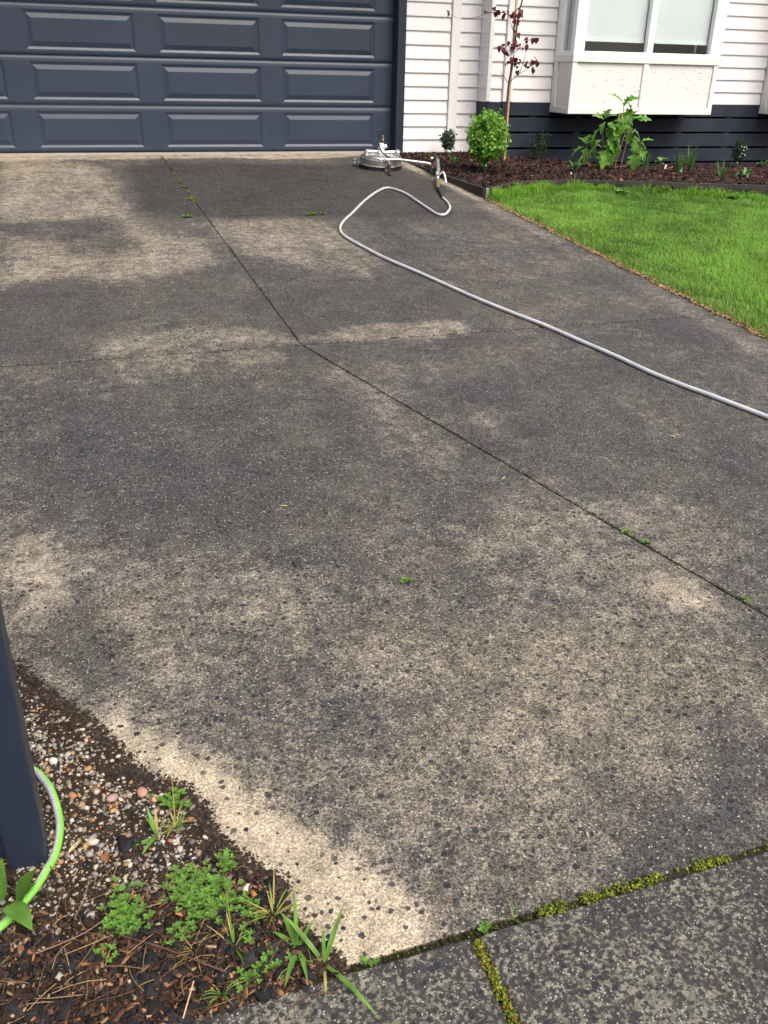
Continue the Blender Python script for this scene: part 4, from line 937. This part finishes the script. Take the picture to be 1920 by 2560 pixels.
# ---- staked young redbud
rb = empty('young_tree', (4.516, 9.25, mulch_z(4.516,9.25)), 'slender young staked tree with dark red heart-shaped leaves', 'tree')
zb = mulch_z(4.516, 9.25)
TR = [(4.516,9.25,zb-.03),(4.516,9.25,.25),(4.516,9.25,.433),(4.519,9.25,.697),(4.544,9.25,.863),(4.546,9.25,.991),(4.560,9.25,1.171),(4.564,9.25,1.312),(4.599,9.25,1.452),(4.66,9.25,1.70),(4.70,9.24,1.95)]
obj('trunk', MB().tube(smooth_path(TR, 4), lambda t: .014-.008*t, 8), M['bark'], rb, smooth=True)
obj('stake', MB().box(4.540, 4.558, 9.272, 9.290, zb-.1, 1.62), M['stake'], rb, bevel=.002)
BR = [[(4.550,1.269,0),(4.416,1.331,-.02),(4.298,1.334,-.04),(4.199,1.324,-.05),(4.106,1.289,-.05),(3.937,1.263,-.06),(3.800,1.300,-.06)], [(4.527,.716,0),(4.62,.791,-.02),(4.732,.856,-.03),(4.80,.90,-.03)], [(4.547,.98,0),(4.614,1.036,-.02),(4.676,1.092,-.03),(4.76,1.12,-.03)],
 [(4.509,.708,0),(4.445,.77,-.02),(4.376,.831,-.03)], [(4.620,.79,-.02),(4.661,.95,-.03),(4.683,1.067,-.03)], [(4.548,.918,0),(4.46,.996,-.02),(4.388,1.059,-.03)], [(4.56,1.15,0),(4.50,1.20,-.02),(4.46,1.28,-.03)], [(4.60,1.45,0),(4.70,1.58,-.02),(4.78,1.68,-.02)], [(4.60,1.47,0),(4.50,1.60,-.02),(4.42,1.66,-.02)]]
for b in BR: obj('branch', MB().tube(smooth_path([(x, 9.25+dy, z) for x, z, dy in b], 4), lambda t: .0042-.0028*t, 5), M['bark'], rb, smooth=True)
RL = [(3.80,1.31,2),(4.27,1.36,3),(4.31,1.35,4),(4.35,1.33,4),(4.20,1.34,2),(4.42,1.33,4),(4.46,1.31,5),(4.50,1.28,4),(4.53,1.25,3),(4.55,1.33,3),(4.57,1.38,2),(4.58,1.25,2),(4.54,1.17,2),(4.53,1.10,2),(4.50,1.045,4),(4.54,1.045,4),(4.57,1.06,2),(4.40,1.035,4),(4.42,1.00,3),(4.44,.98,2),(4.70,1.10,3),(4.74,1.12,3),(4.78,1.11,2),(4.66,1.05,3),(4.53,.93,5),(4.56,.92,4),(4.50,.90,4),(4.60,.89,2),(4.57,.86,2),(4.75,.92,4),(4.79,.91,4),(4.72,.87,3),(4.76,.86,2),(4.66,1.50,3),(4.74,1.64,4),(4.46,1.62,4),(4.66,1.75,4),(4.70,1.93,4),(4.62,1.60,3)]
for (x, z, k) in RL:
    for j in range(k):
        put_leaf(LR[j % 2], rb, (x+random.gauss(0,.018), 9.22+random.gauss(0,.025), z+random.gauss(0,.015)), (random.gauss(0,.7), random.gauss(-.2,.5), -random.uniform(.2,1.1)), random.uniform(.028,.058), random.uniform(-.8,.8))
for z in (.925, .30): obj('tie', MB().lathe([(.018,-.009),(.021,-.006),(.021,.006),(.018,.009)], (4.545, 9.262, z), 10), M['teal'], rb)
obj('name_tag', MB().add([(4.43,9.21,1.01),(4.475,9.20,.965),(4.515,9.205,1.00),(4.47,9.215,1.05)], [(0,1,2,3)]).add([(4.47,9.212,.965),(4.515,9.205,.925),(4.54,9.21,1.0),(4.50,9.21,1.045)], [(0,1,2,3)]), M['tagcard'], rb)

# ---- clipped box bush and small shrubs: leaves through the crown's volume
def bush(name, base, label, rad, zc, n, ls, mat, cols, group=None, stem=.01, lumps=7, cat='shrub', seed=1, hollow=.55):
    t = empty(name, base, label, cat, group); r0 = np.random.default_rng(seed)
    d = r0.normal(size=(n, 3)); d /= np.linalg.norm(d, axis=1)[:, None]
    rr = hollow+(1-hollow)*r0.random(n)**.5
    k = r0.normal(size=(lumps, 3)); k /= np.linalg.norm(k, axis=1)[:, None]
    bumpf = 1+.30*np.max(np.clip(d @ k.T, 0, 1)**22, axis=1)-.14+.07*r0.normal(size=n)*(rr > .85)+.06*d[:,2]
    keep = np.sin(d[:,0]*7+seed)*np.sin(d[:,1]*6+2)*np.sin(d[:,2]*6+1) > -.30
    d, rr, bumpf = d[keep], rr[keep], bumpf[keep]; n = len(d)
    P = d*(rr*bumpf)[:, None]*np.array(rad)+np.array((0, 0, zc))
    P[:,2] = np.maximum(P[:,2], .02)
    tg = np.cross(d, r0.normal(size=(n,3))); tg /= np.linalg.norm(tg, axis=1)[:, None]
    out = tg+d*r0.uniform(-.1,.9,(n,1))+np.array((0,0,.45)); out /= np.linalg.norm(out, axis=1)[:, None]
    sd = np.cross(out, d+.6*r0.normal(size=(n,3))); sd /= np.linalg.norm(sd, axis=1)[:, None]
    l = ls*r0.uniform(.7,1.3,n)[:, None]
    V = np.stack([P, P+out*l*.5+sd*l*.3, P+out*l, P+out*l*.5-sd*l*.3], 1)
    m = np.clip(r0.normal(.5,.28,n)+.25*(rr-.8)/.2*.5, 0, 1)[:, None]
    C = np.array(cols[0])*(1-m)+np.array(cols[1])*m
    me = np_mesh('foliage', V.reshape(-1,3), [np.arange(n*4).reshape(n,4)], np.repeat(C, 4, 0))
    fo = link('foliage', me, mat, t); fo['kind'] = 'stuff'
    for j in range(6):
        a = j*1.05+seed; top = Vector((rad[0]*.55*math.cos(a), rad[1]*.55*math.sin(a), zc+rad[2]*.3*math.sin(j*2)))
        obj('stem', MB().tube([(0,0,-.02), (top.x*.15, top.y*.15, zc*.35), top], lambda t: stem*(1-.65*t), 6), M['woodystem'], t, local=True, smooth=True)
    return t
def at_bed(x, y, dz=0): return (x, y, mulch_z(x, y)+dz)
BXC = [(.04,.15,.018),(.34,.64,.09)]
bush('box_bush', at_bed(3.93, 8.42), 'rounded bright green box bush at the bed corner', (.190,.190,.225), .285, 6000, .034, M['box'], BXC, seed=3, lumps=26, hollow=.35)
DKC = [(.018,.036,.016),(.055,.105,.045)]
bush('small_shrub', at_bed(4.045, 9.66), 'small dark green shrub against the white garage corner', (.085,.085,.120), .150, 900, .026, M['box'], DKC, 'small dark shrubs in the bed', .005, 6, 'shrub', 5, .3)
bush('small_shrub', at_bed(5.03, 9.42), 'small dark shrub before the navy boards right of the tree', (.105,.09,.150), .165, 700, .026, M['box'], DKC, 'small dark shrubs in the bed', .005, 9, 'shrub', 8, .3)
fs = bush('small_shrub', at_bed(7.55, 9.25), 'small dark shrub dotted with white flowers at the right', (.080,.08,.150), .175, 900, .024, M['box'], DKC, 'small dark shrubs in the bed', .005, 8, 'shrub', 11, .3)
for i in range(11):
    a = random.uniform(2.6, 6.2); zf = random.uniform(.05,.30); rr = .085*math.sqrt(max(.1, 1-((zf-.175)/.16)**2))
    obj('flower', MB().lathe([(.001,-.002),(.0055,.001),(.006,.003),(.002,.004)], (rr*math.cos(a), rr*math.sin(a), zf), 6, 0, (math.cos(a), math.sin(a), .4)), M['petal'], fs, local=True)

# ---- strap-leaved and grassy plants
def strap_plant(name, base, label, n, ln, wd, mat, spread=1.0, group=None, cat='plant', seed=1, up=1.0, arch=1.0):
    t = empty(name, base, label, cat, group); r = random.Random(seed)
    for i in range(n):
        a = 6.283*i/n+r.uniform(-.4,.4); l = ln*r.uniform(.65,1.1); e = r.uniform(.5,1.0)*spread; v = []; f = []; K = 7
        dx, dy = math.cos(a), math.sin(a)
        for k in range(K+1):
            q = k/K; x = l*e*.62*q; z = l*(up*(q*1.05)-arch*e*.85*q*q); w = wd*(.45+1.6*q*(1-q)+.25*(1-q))*(1-q**5)
            c = Vector((dx*x, dy*x, z)); s = Vector((-dy, dx, 0))*w*.5
            v += [c-s+Vector((0,0,w*.12)), c, c+s+Vector((0,0,w*.12))]
        for k in range(K): f += [(3*k,3*k+1,3*k+4,3*k+3),(3*k+1,3*k+2,3*k+5,3*k+4)]
        obj('leaf', MB().add(v, f), mat, t, local=True, smooth=True)
    return t
GP = 'strap-leaved plants in the mulch'
p2 = strap_plant('strap_plant', at_bed(3.80, 8.90), 'drooping strap-leaved plant with a white bud beside the box bush', 6, .20, .030, M['strap'], .7, GP, seed=4, up=1.1, arch=1.2)
obj('flower_bud', MB().lathe([(.004,0),(.012,.012),(.013,.03),(.003,.05)], (-.035,0,.13), 8, 0, (-.8,0,.25)), M['petal'], p2, local=True, smooth=True)
strap_plant('strap_plant', at_bed(4.99, 8.54), 'arching green strap plant left of the lobed-leaf shrub', 9, .26, .034, M['strap'], 1.15, GP, seed=2)
strap_plant('strap_plant', at_bed(6.72, 8.08), 'low strap-leaved plant at the right below the white-flowered shrub', 9, .23, .034, M['strap'], 1.2, GP, seed=7)
strap_plant('strap_plant', at_bed(7.92, 9.25), 'strap leaves cut by the right edge of the picture', 8, .24, .036, M['strap'], 1.1, GP, seed=9)
GS = 'thin grassy clumps in the mulch'
strap_plant('sedge_clump', at_bed(5.78, 8.48), 'dark grassy clump just right of the lobed-leaf shrub', 20, .24, .011, M['sedge'], .5, GS, seed=3, arch=.5)
strap_plant('sedge_clump', at_bed(6.04, 8.28), 'dense grassy clump left of the white plant tag', 30, .26, .011, M['sedge'], .55, GS, seed=5, arch=.5)
strap_plant('sedge_clump', at_bed(6.30, 8.44), 'tall grassy clump right of the white plant tag', 26, .32, .011, M['sedge'], .5, GS, seed=6, arch=.35)
strap_plant('sedge_clump', at_bed(6.27, 7.88), 'open splayed grassy clump near the edging', 22, .27, .010, M['sedge'], .95, GS, seed=8, arch=.7)
def sprig(base, label, n, h, s, seed, tagcard=None, mesh=LOV):
    t = empty('seedling', base, label, 'plant'); r = random.Random(seed)
    obj('stem', MB().tube([(0,0,-.01),(.01,0,h*.5),(.0,0,h)], .0025, 5), M['woodystem'], t, local=True)
    for i in range(n):
        a = i*2.4; put_leaf(mesh, t, Vector(base)+Vector((0,0,h*(.45+.55*i/n))), (math.cos(a), math.sin(a), r.uniform(-.1,.5)), s*r.uniform(.7,1.1), r.uniform(-.3,.3), wide=1.5)
    if tagcard: 
        x, z = tagcard; obj('plant_tag', MB().box(x-.013, x+.013, -.012, -.010, z-.025, z+.022), M['tagcard'], t, local=True)
    return t
sprig(at_bed(6.04, 8.62), 'small bright seedling with a tilted grey tag', 8, .17, .075, 2, (.075, .07))
sprig(at_bed(6.30, 8.52), 'round-leaved seedling with a white plant tag between grassy clumps', 7, .19, .07, 3, (-.06, .05))
# irrigation stakes
def dripper(x, y, h, label):
    b = at_bed(x, y); t = empty('dripper_stake', b, label, 'irrigation stake', 'drip stakes')
    obj('stake_rod', MB().tube([(0,0,-.05),(0,0,h)], .004, 6), M['rubber'], t, local=True); obj('dripper_cap', MB().lathe([(.005,0),(.008,.003),(.008,.014),(.004,.018)], (0,0,h), 8), M['teal' if h > .12 else 'whiteplastic'], t, local=True)
dripper(3.475, 7.44, .185, 'thin black drip stake with teal cap at the bed corner'); dripper(4.52, 7.80, .07, 'short drip stake with white cap behind the long edging')

# ---- weeds in the near left bed and in cracks
def clover(name, pts, label, n, ls, spread, group, h=.012, seed=1):
    r = random.Random(seed); c = Vector((sum(p[0] for p in pts)/len(pts), sum(p[1] for p in pts)/len(pts)))
    base = (c.x, c.y, kz(c.x, c.y)); mbx = MB(); 
    for i in range(n):
        p = r.choice(pts); x, y = p[0]+r.gauss(0, spread), p[1]+r.gauss(0, spread*.9); z = kz(x, y) if inside(KB, x, y) else gz(x, y)
        z += h*r.uniform(.3,1.5); a0 = r.uniform(0,6.28)
        for j in range(4):
            a = a0+j*1.571; l = ls*r.uniform(.7,1.15); tl = r.uniform(.1,.6); dx, dy = math.cos(a), math.sin(a)
            D = Vector((dx, dy, tl)); Sx = Vector((-dy, dx, 0)); b = Vector((x, y, z))
            v = [b, b+D*l*.30-Sx*l*.28, b+D*l*.72-Sx*l*.34, b+D*l, b+D*l*.72+Sx*l*.34, b+D*l*.30+Sx*l*.28, b+D*l*.55-Vector((0,0,l*.10))]
            cc = r.uniform(.7,1.3); col = (.115*cc+.03*r.random(), .27*cc, .040*cc)
            mbx.add(v, [(0,1,6),(1,2,6),(2,3,6),(3,4,6),(4,5,6),(5,0,6)], 0, col)
        mbx.tube([(x, y, z-h*1.2), (x, y, z)], .0006, 3, col=(.12,.16,.04))
    o = obj(name, mbx, M['moss'], at=base, smooth=False)
    return tag(o, label, 'weed', group)
GC = 'low leafy weeds in the near left bed'
clover('weed_patch', [(.044,1.425),(.069,1.434),(.076,1.402),(.062,1.418)], 'small weed patch at the concrete edge above the grass tuft', 26, .0085, .011, GC, seed=1)
clover('weed_patch', [(.058,1.183),(.098,1.206),(.12,1.164),(.049,1.22),(.101,1.14),(.075,1.155),(.085,1.18),(.065,1.205)], 'largest dense green weed patch in the near left bed', 230, .0088, .018, GC, seed=2)
clover('weed_patch', [(-.053,1.208),(-.064,1.162),(-.038,1.146),(-.042,1.18),(-.058,1.185)], 'second dense weed patch nearer the garden hose', 105, .0088, .015, GC, seed=3)
clover('weed_patch', [(.135,1.25),(.139,1.235),(.128,1.222)], 'little weed patch under a white pebble by the concrete', 22, .0080, .008, GC, seed=4)
clover('weed_patch', [(.150,1.150),(.167,1.107),(.150,1.076),(.158,1.125)], 'loose weed patch beside the black stone near the grass', 32, .0085, .012, GC, seed=5)
clover('weed_patch', [(.028,1.125),(.056,1.125),(.045,1.112)], 'thin weed patch below the largest one', 24, .0080, .012, GC, seed=6)
clover('weed_patch', [(.154,1.005),(.125,.995),(.176,1.02),(.20,1.03)], 'weed patch at the corner of the footpath', 30, .0080, .012, GC, seed=7)
clover('weed_patch', [(-.10,1.115),(-.075,1.105)], 'sparse weed sprigs in the bark litter', 9, .008, .010, GC, seed=8)
GJ = 'tiny weeds sprouting from driveway joints'
for i, (x, y, s, nn, lab) in enumerate([(.985,8.10,.018,7,'light green weed in the joint near the garage, nearer the door'),(.985,7.55,.019,8,'light green weed in the joint short of the slab crossing'),(.86,6.93,.024,10,'flat weed on the cross joint left of the long joint'),(1.80,6.90,.026,12,'bright weed on the cross joint by the hose bend'),(1.88,6.90,.018,6,'smaller weed right beside the bright one at the hose bend'),(1.575,2.13,.011,6,'small green weed on the diagonal joint, upper of a pair'),(1.60,2.07,.011,5,'small green weed on the diagonal joint, lower of a pair'),(1.703,1.715,.009,4,'tiny weed on the diagonal joint at the right edge'),(.801,2.063,.012,6,'lone bright green scrap lying mid slab'),(.335,.978,.008,5,'tiny weed in the footpath joint below the pale concrete'),(.555,.978,.008,9,'small weed where the paving joint meets the driveway')]):
    clover('crack_weed', [(x, y)], lab, nn, s, s*.7, GJ, .004, 20+i)

def tuft(name, base, label, spec, group, grow=1.35):
    """spec: (azimuth, length, width, lift, sag, material)"""
    t = empty(name, base, label, 'grass', group)
    for (a, l, wd, up, sag, m) in spec:
        l *= grow; wd *= grow**.6
        v = []; f = []; K = 7; dx, dy = math.cos(a), math.sin(a)
        for k in range(K+1):
            q = k/K; c = Vector((dx*l*q*math.cos(up), dy*l*q*math.cos(up), l*(q*math.sin(up)-sag*q*q))); w = wd*(.6+.8*q*(1-q)*1.6)*(1-q**3)
            s = Vector((-dy, dx, 0))*w*.5; v += [c-s+Vector((0,0,w*.15)), c, c+s+Vector((0,0,w*.15))]
        for k in range(K): f += [(3*k,3*k+1,3*k+4,3*k+3),(3*k+1,3*k+2,3*k+5,3*k+4)]
        obj('blade', MB().add(v, f), M[m], t, local=True, smooth=True)
    return t
def rspec(n, l, wd, seed, mats=('blade','blade','straw'), up=(.5,1.3)):
    r = random.Random(seed); return [(r.uniform(0,6.28), l*r.uniform(.5,1.1), wd*r.uniform(.7,1.2), r.uniform(*up), r.uniform(.1,.6), r.choice(mats)) for _ in range(n)]
GT = 'grass tufts in the near left bed'
kb = lambda x, y: (x, y, kz(x, y))
tuft('grass_tuft', kb(.058,1.352), 'fine pale grass tuft at the concrete edge with one long stalk', rspec(22,.05,.0022,1)+[(1.45,.10,.0016,1.1,.1,'straw')], GT)
tuft('grass_tuft', kb(.022,1.340), 'broad-bladed grass tuft beside the black stone', [(1.9,.06,.007,1.0,.3,'blade'),(1.5,.05,.006,.9,.2,'straw'),(3.5,.055,.008,.4,.4,'blade'),(4.0,.05,.007,.5,.5,'blade'),(.3,.05,.003,.4,.3,'straw'),(2.4,.045,.006,1.2,.2,'blade')], GT)
tuft('grass_tuft', kb(.200,1.110), 'yellowing grass tuft leaning over the concrete edge', rspec(20,.075,.0030,3,('blade','straw','straw'),(.3,1.2))+[(2.9,.10,.004,.25,.2,'straw'),(.5,.09,.003,.6,.4,'straw')], GT)
tuft('grass_tuft', kb(.226,1.034), 'green broad grass tuft close to the footpath corner', [(1.45,.085,.0065,1.15,.05,'blade'),(1.9,.055,.009,.8,.2,'blade'),(2.4,.05,.009,.6,.3,'blade'),(3.6,.085,.011,.25,.35,'straw'),(4.2,.07,.010,.5,.4,'blade'),(4.7,.07,.008,.6,.5,'blade'),(3.2,.075,.008,.3,.3,'blade'),(.6,.05,.007,.8,.2,'blade')], GT)
tuft('grass_tuft', kb(.262,.994), 'green broad grass tuft hanging over the footpath', [(.85,.085,.0085,.75,.15,'blade'),(1.35,.06,.006,1.2,.1,'blade'),(2.2,.105,.009,.75,.25,'blade'),(-1.15,.115,.0085,.35,.30,'blade'),(4.5,.055,.005,.4,.5,'straw'),(2.8,.06,.007,.5,.4,'blade')], GT)
tuft('grass_tuft', kb(.120,1.064), 'thin upright grass tuft left of the broad tufts', rspec(12,.055,.0026,5)+[(1.6,.09,.003,1.2,.05,'blade')], GT)
tuft('grass_tuft', kb(.085,.990), 'thin pale grass tuft beside the footpath edge', rspec(16,.055,.0024,6), GT)
tuft('grass_tuft', kb(.055,1.075), 'dry straw tuft in the brown litter', rspec(14,.05,.0016,7,('straw',),(.3,1.0)), GT)
tuft('grass_tuft', (.615,.979,gz(0,.979)), 'tiny grass sprig in the joint right of the paving joint', rspec(6,.035,.0016,8), GT)
sp = empty('broad_leaf_plant', kb(-.262,1.225), 'broad green leafy plant at the left edge before the post', 'plant')
for (dx, dy, dz, lx, ly, lz, s, k) in ((.0,.03,.03,.10,.25,.9,.085,0),(.035,.02,.025,.35,.2,.9,.075,0),(.02,.0,.045,.6,-.6,.15,.070,1),(-.01,-.01,.04,-.2,-.7,.3,.07,1),(.03,.03,.02,.7,.2,.7,.05,0),(-.03,.02,.035,-.7,.1,.6,.07,0)):
    p = Vector(kb(-.262,1.225))+Vector((dx, dy, dz)); put_leaf(LBIG[k], sp, p, (lx, ly, lz), s*.85, random.uniform(-.3,.3), wide=.8)
    obj('stalk', MB().tube([kb(-.262,1.225), p], .0015, 5), M['weed'], sp)
# leafy weeds in the grass at the edging
def lawn_weed(x, y, label, seed): 
    t = empty('lawn_weed', (x, y, gz(x,y)), label, 'weed'); r = random.Random(seed)
    for i in range(9): put_leaf(LOV, t, (x, y, gz(x,y)+.02), (math.cos(i*.75), math.sin(i*.75), r.uniform(.1,.7)), r.uniform(.05,.09), r.uniform(-.3,.3), wide=1.1)
lawn_weed(4.80, 7.38, 'broad leafy weed in the grass below the bay window', 1); lawn_weed(5.75, 7.02, 'broad leafy weed in the grass toward the right', 2)
tuft('tall_weed', (4.46, 7.64, gz(0,7.64)), 'tall seeding weed standing against the edging', rspec(10,.17,.004,9,('blade','blade','straw'),(1.0,1.5)), None)

# ---- single stones, leaves and twigs
def rock(name, x, y, s, col, label, seed):
    r = np.random.default_rng(seed); V = ICOV*(1+r.normal(0,.09,(len(ICOV),1)))*np.array((1.2,.9,.62))*s
    a = seed*1.7; R2 = np.array(((math.cos(a),-math.sin(a),0),(math.sin(a),math.cos(a),0),(0,0,1))); V = V @ R2.T
    me = np_mesh(name, V, [ICOF], np.tile(col, (len(V),1))); o = link(name, me, M['pebble'], None, True)
    o.location = (x, y, (kz(x, y) if inside(KB, x, y) else gz(x, y))+s*.35); tag(o, label, 'stone')
rock('stone', .005, 1.463, .0125, (.40,.20,.15), 'largest pink stone near the concrete edge', 1)
rock('stone', -.054, 1.462, .0105, (.33,.21,.19), 'dull pink stone left of the largest pink one', 2)
rock('stone', .025, 1.440, .0100, (.42,.26,.17), 'orange pink stone just below the largest pink one', 3)
rock('stone', .135, 1.135, .0075, (.75,.74,.73), 'bright white pebble at the edge of the big weed patch', 4)
rock('stone', -.165, 1.60, .0095, (.60,.60,.57), 'white pebble high up beside the post', 5)
rock('stone', .165, 1.178, .0080, (.55,.48,.40), 'cream pebble lying on dark soil by the concrete', 6)
rock('stone', -.13, 1.49, .0085, (.34,.15,.06), 'orange brown stone right of the post', 7)
rock('stone', .112, 1.078, .0125, (.012,.012,.013), 'black stone in the litter under the yellow grass', 8)
def bit(name, x, y, l, a, m, label, cat, wd=.3):
    z = (kz(x, y) if inside(KB, x, y) else gz(x, y))+.003
    me = leaf_mesh(name, [(0,.02*wd/.3),(.25,wd*.8),(.5,wd),(.8,wd*.6),(1,.01)], .35, .06, M[m]); o = bpy.data.objects.new(name, me); COL.objects.link(o)
    o.location = (x, y, z); o.scale = (l, l, l); o.rotation_euler = (SL, 0, a); tag(o, label, cat)
bit('fallen_leaf', .574, 2.562, .030, 1.2, 'palebit', 'pale curled leaf lying mid driveway', 'leaf', .12)
bit('fallen_leaf', 1.340, 2.559, .028, -.9, 'palebit', 'pale sliver of leaf beside the diagonal joint', 'leaf', .14)
bit('fallen_leaf', .608, 1.364, .009, .4, 'palebit', 'small yellow leaf scrap low on the driveway', 'leaf', .3)
bit('fallen_leaf', .52, 1.045, .012, 1.0, 'deadleaf', 'brown leaf scrap near the paving joint', 'leaf', .35)
bit('fallen_leaf', -.075, 1.50, .022, 2.0, 'deadleaf', 'brown dead leaf on the pebbles by the post', 'leaf', .3)
bit('fallen_leaf', -.075, 1.305, .036, .2, 'deadleaf', 'long brown dead leaf left of the black stones', 'leaf', .26)
bit('fallen_leaf', -.145, 1.345, .045, -.75, 'palebit', 'pale dry leaf touching the garden hose', 'leaf', .10)
bit('fallen_leaf', -.09, 1.15, .030, 1.9, 'deadleaf', 'reddish dead leaf in the litter', 'leaf', .38)
bit('fallen_leaf', 2.164, 2.712, .022, .7, 'palebit', 'pale chip on the dark slab at the right', 'leaf', .3)
bit('fallen_leaf', .84, 1.10, .018, -.3, 'palebit', 'thin straw scrap near the mossy joint', 'leaf', .12)
def twig(pts, r, m, label):
    P = [(x, y, (kz(x, y) if inside(KB, x, y) else gz(x, y)+.002)+dz) for x, y, dz in pts]; mid = P[len(P)//2]
    mbx = MB().tube(smooth_path(P, 4), r, 6); o = obj('twig', mbx, M[m], at=mid); tag(o, label, 'twig')
twig([(-.065,1.135,.014),(.0,1.09,.016),(.06,1.045,.016),(.10,1.018,.012)], .0016, 'bark', 'long reddish twig lying across the litter')
twig([(.535,1.118,.003),(.565,1.145,.004),(.60,1.19,.004)], .0011, 'bark', 'thin dark twig on the lower driveway')
twig([(.185,.93,.010),(.225,.942,.011),(.27,.935,.010)], .0015, 'bark', 'curved red brown twig on the footpath')
twig([(.02,.965,.012),(.045,1.015,.016)], .0013, 'stake', 'straight pale stick in the near litter')
twig([(-.20,1.14,.012),(-.12,1.155,.016),(-.05,1.20,.010)], .0010, 'woodystem', 'thin bent twig below the garden hose')
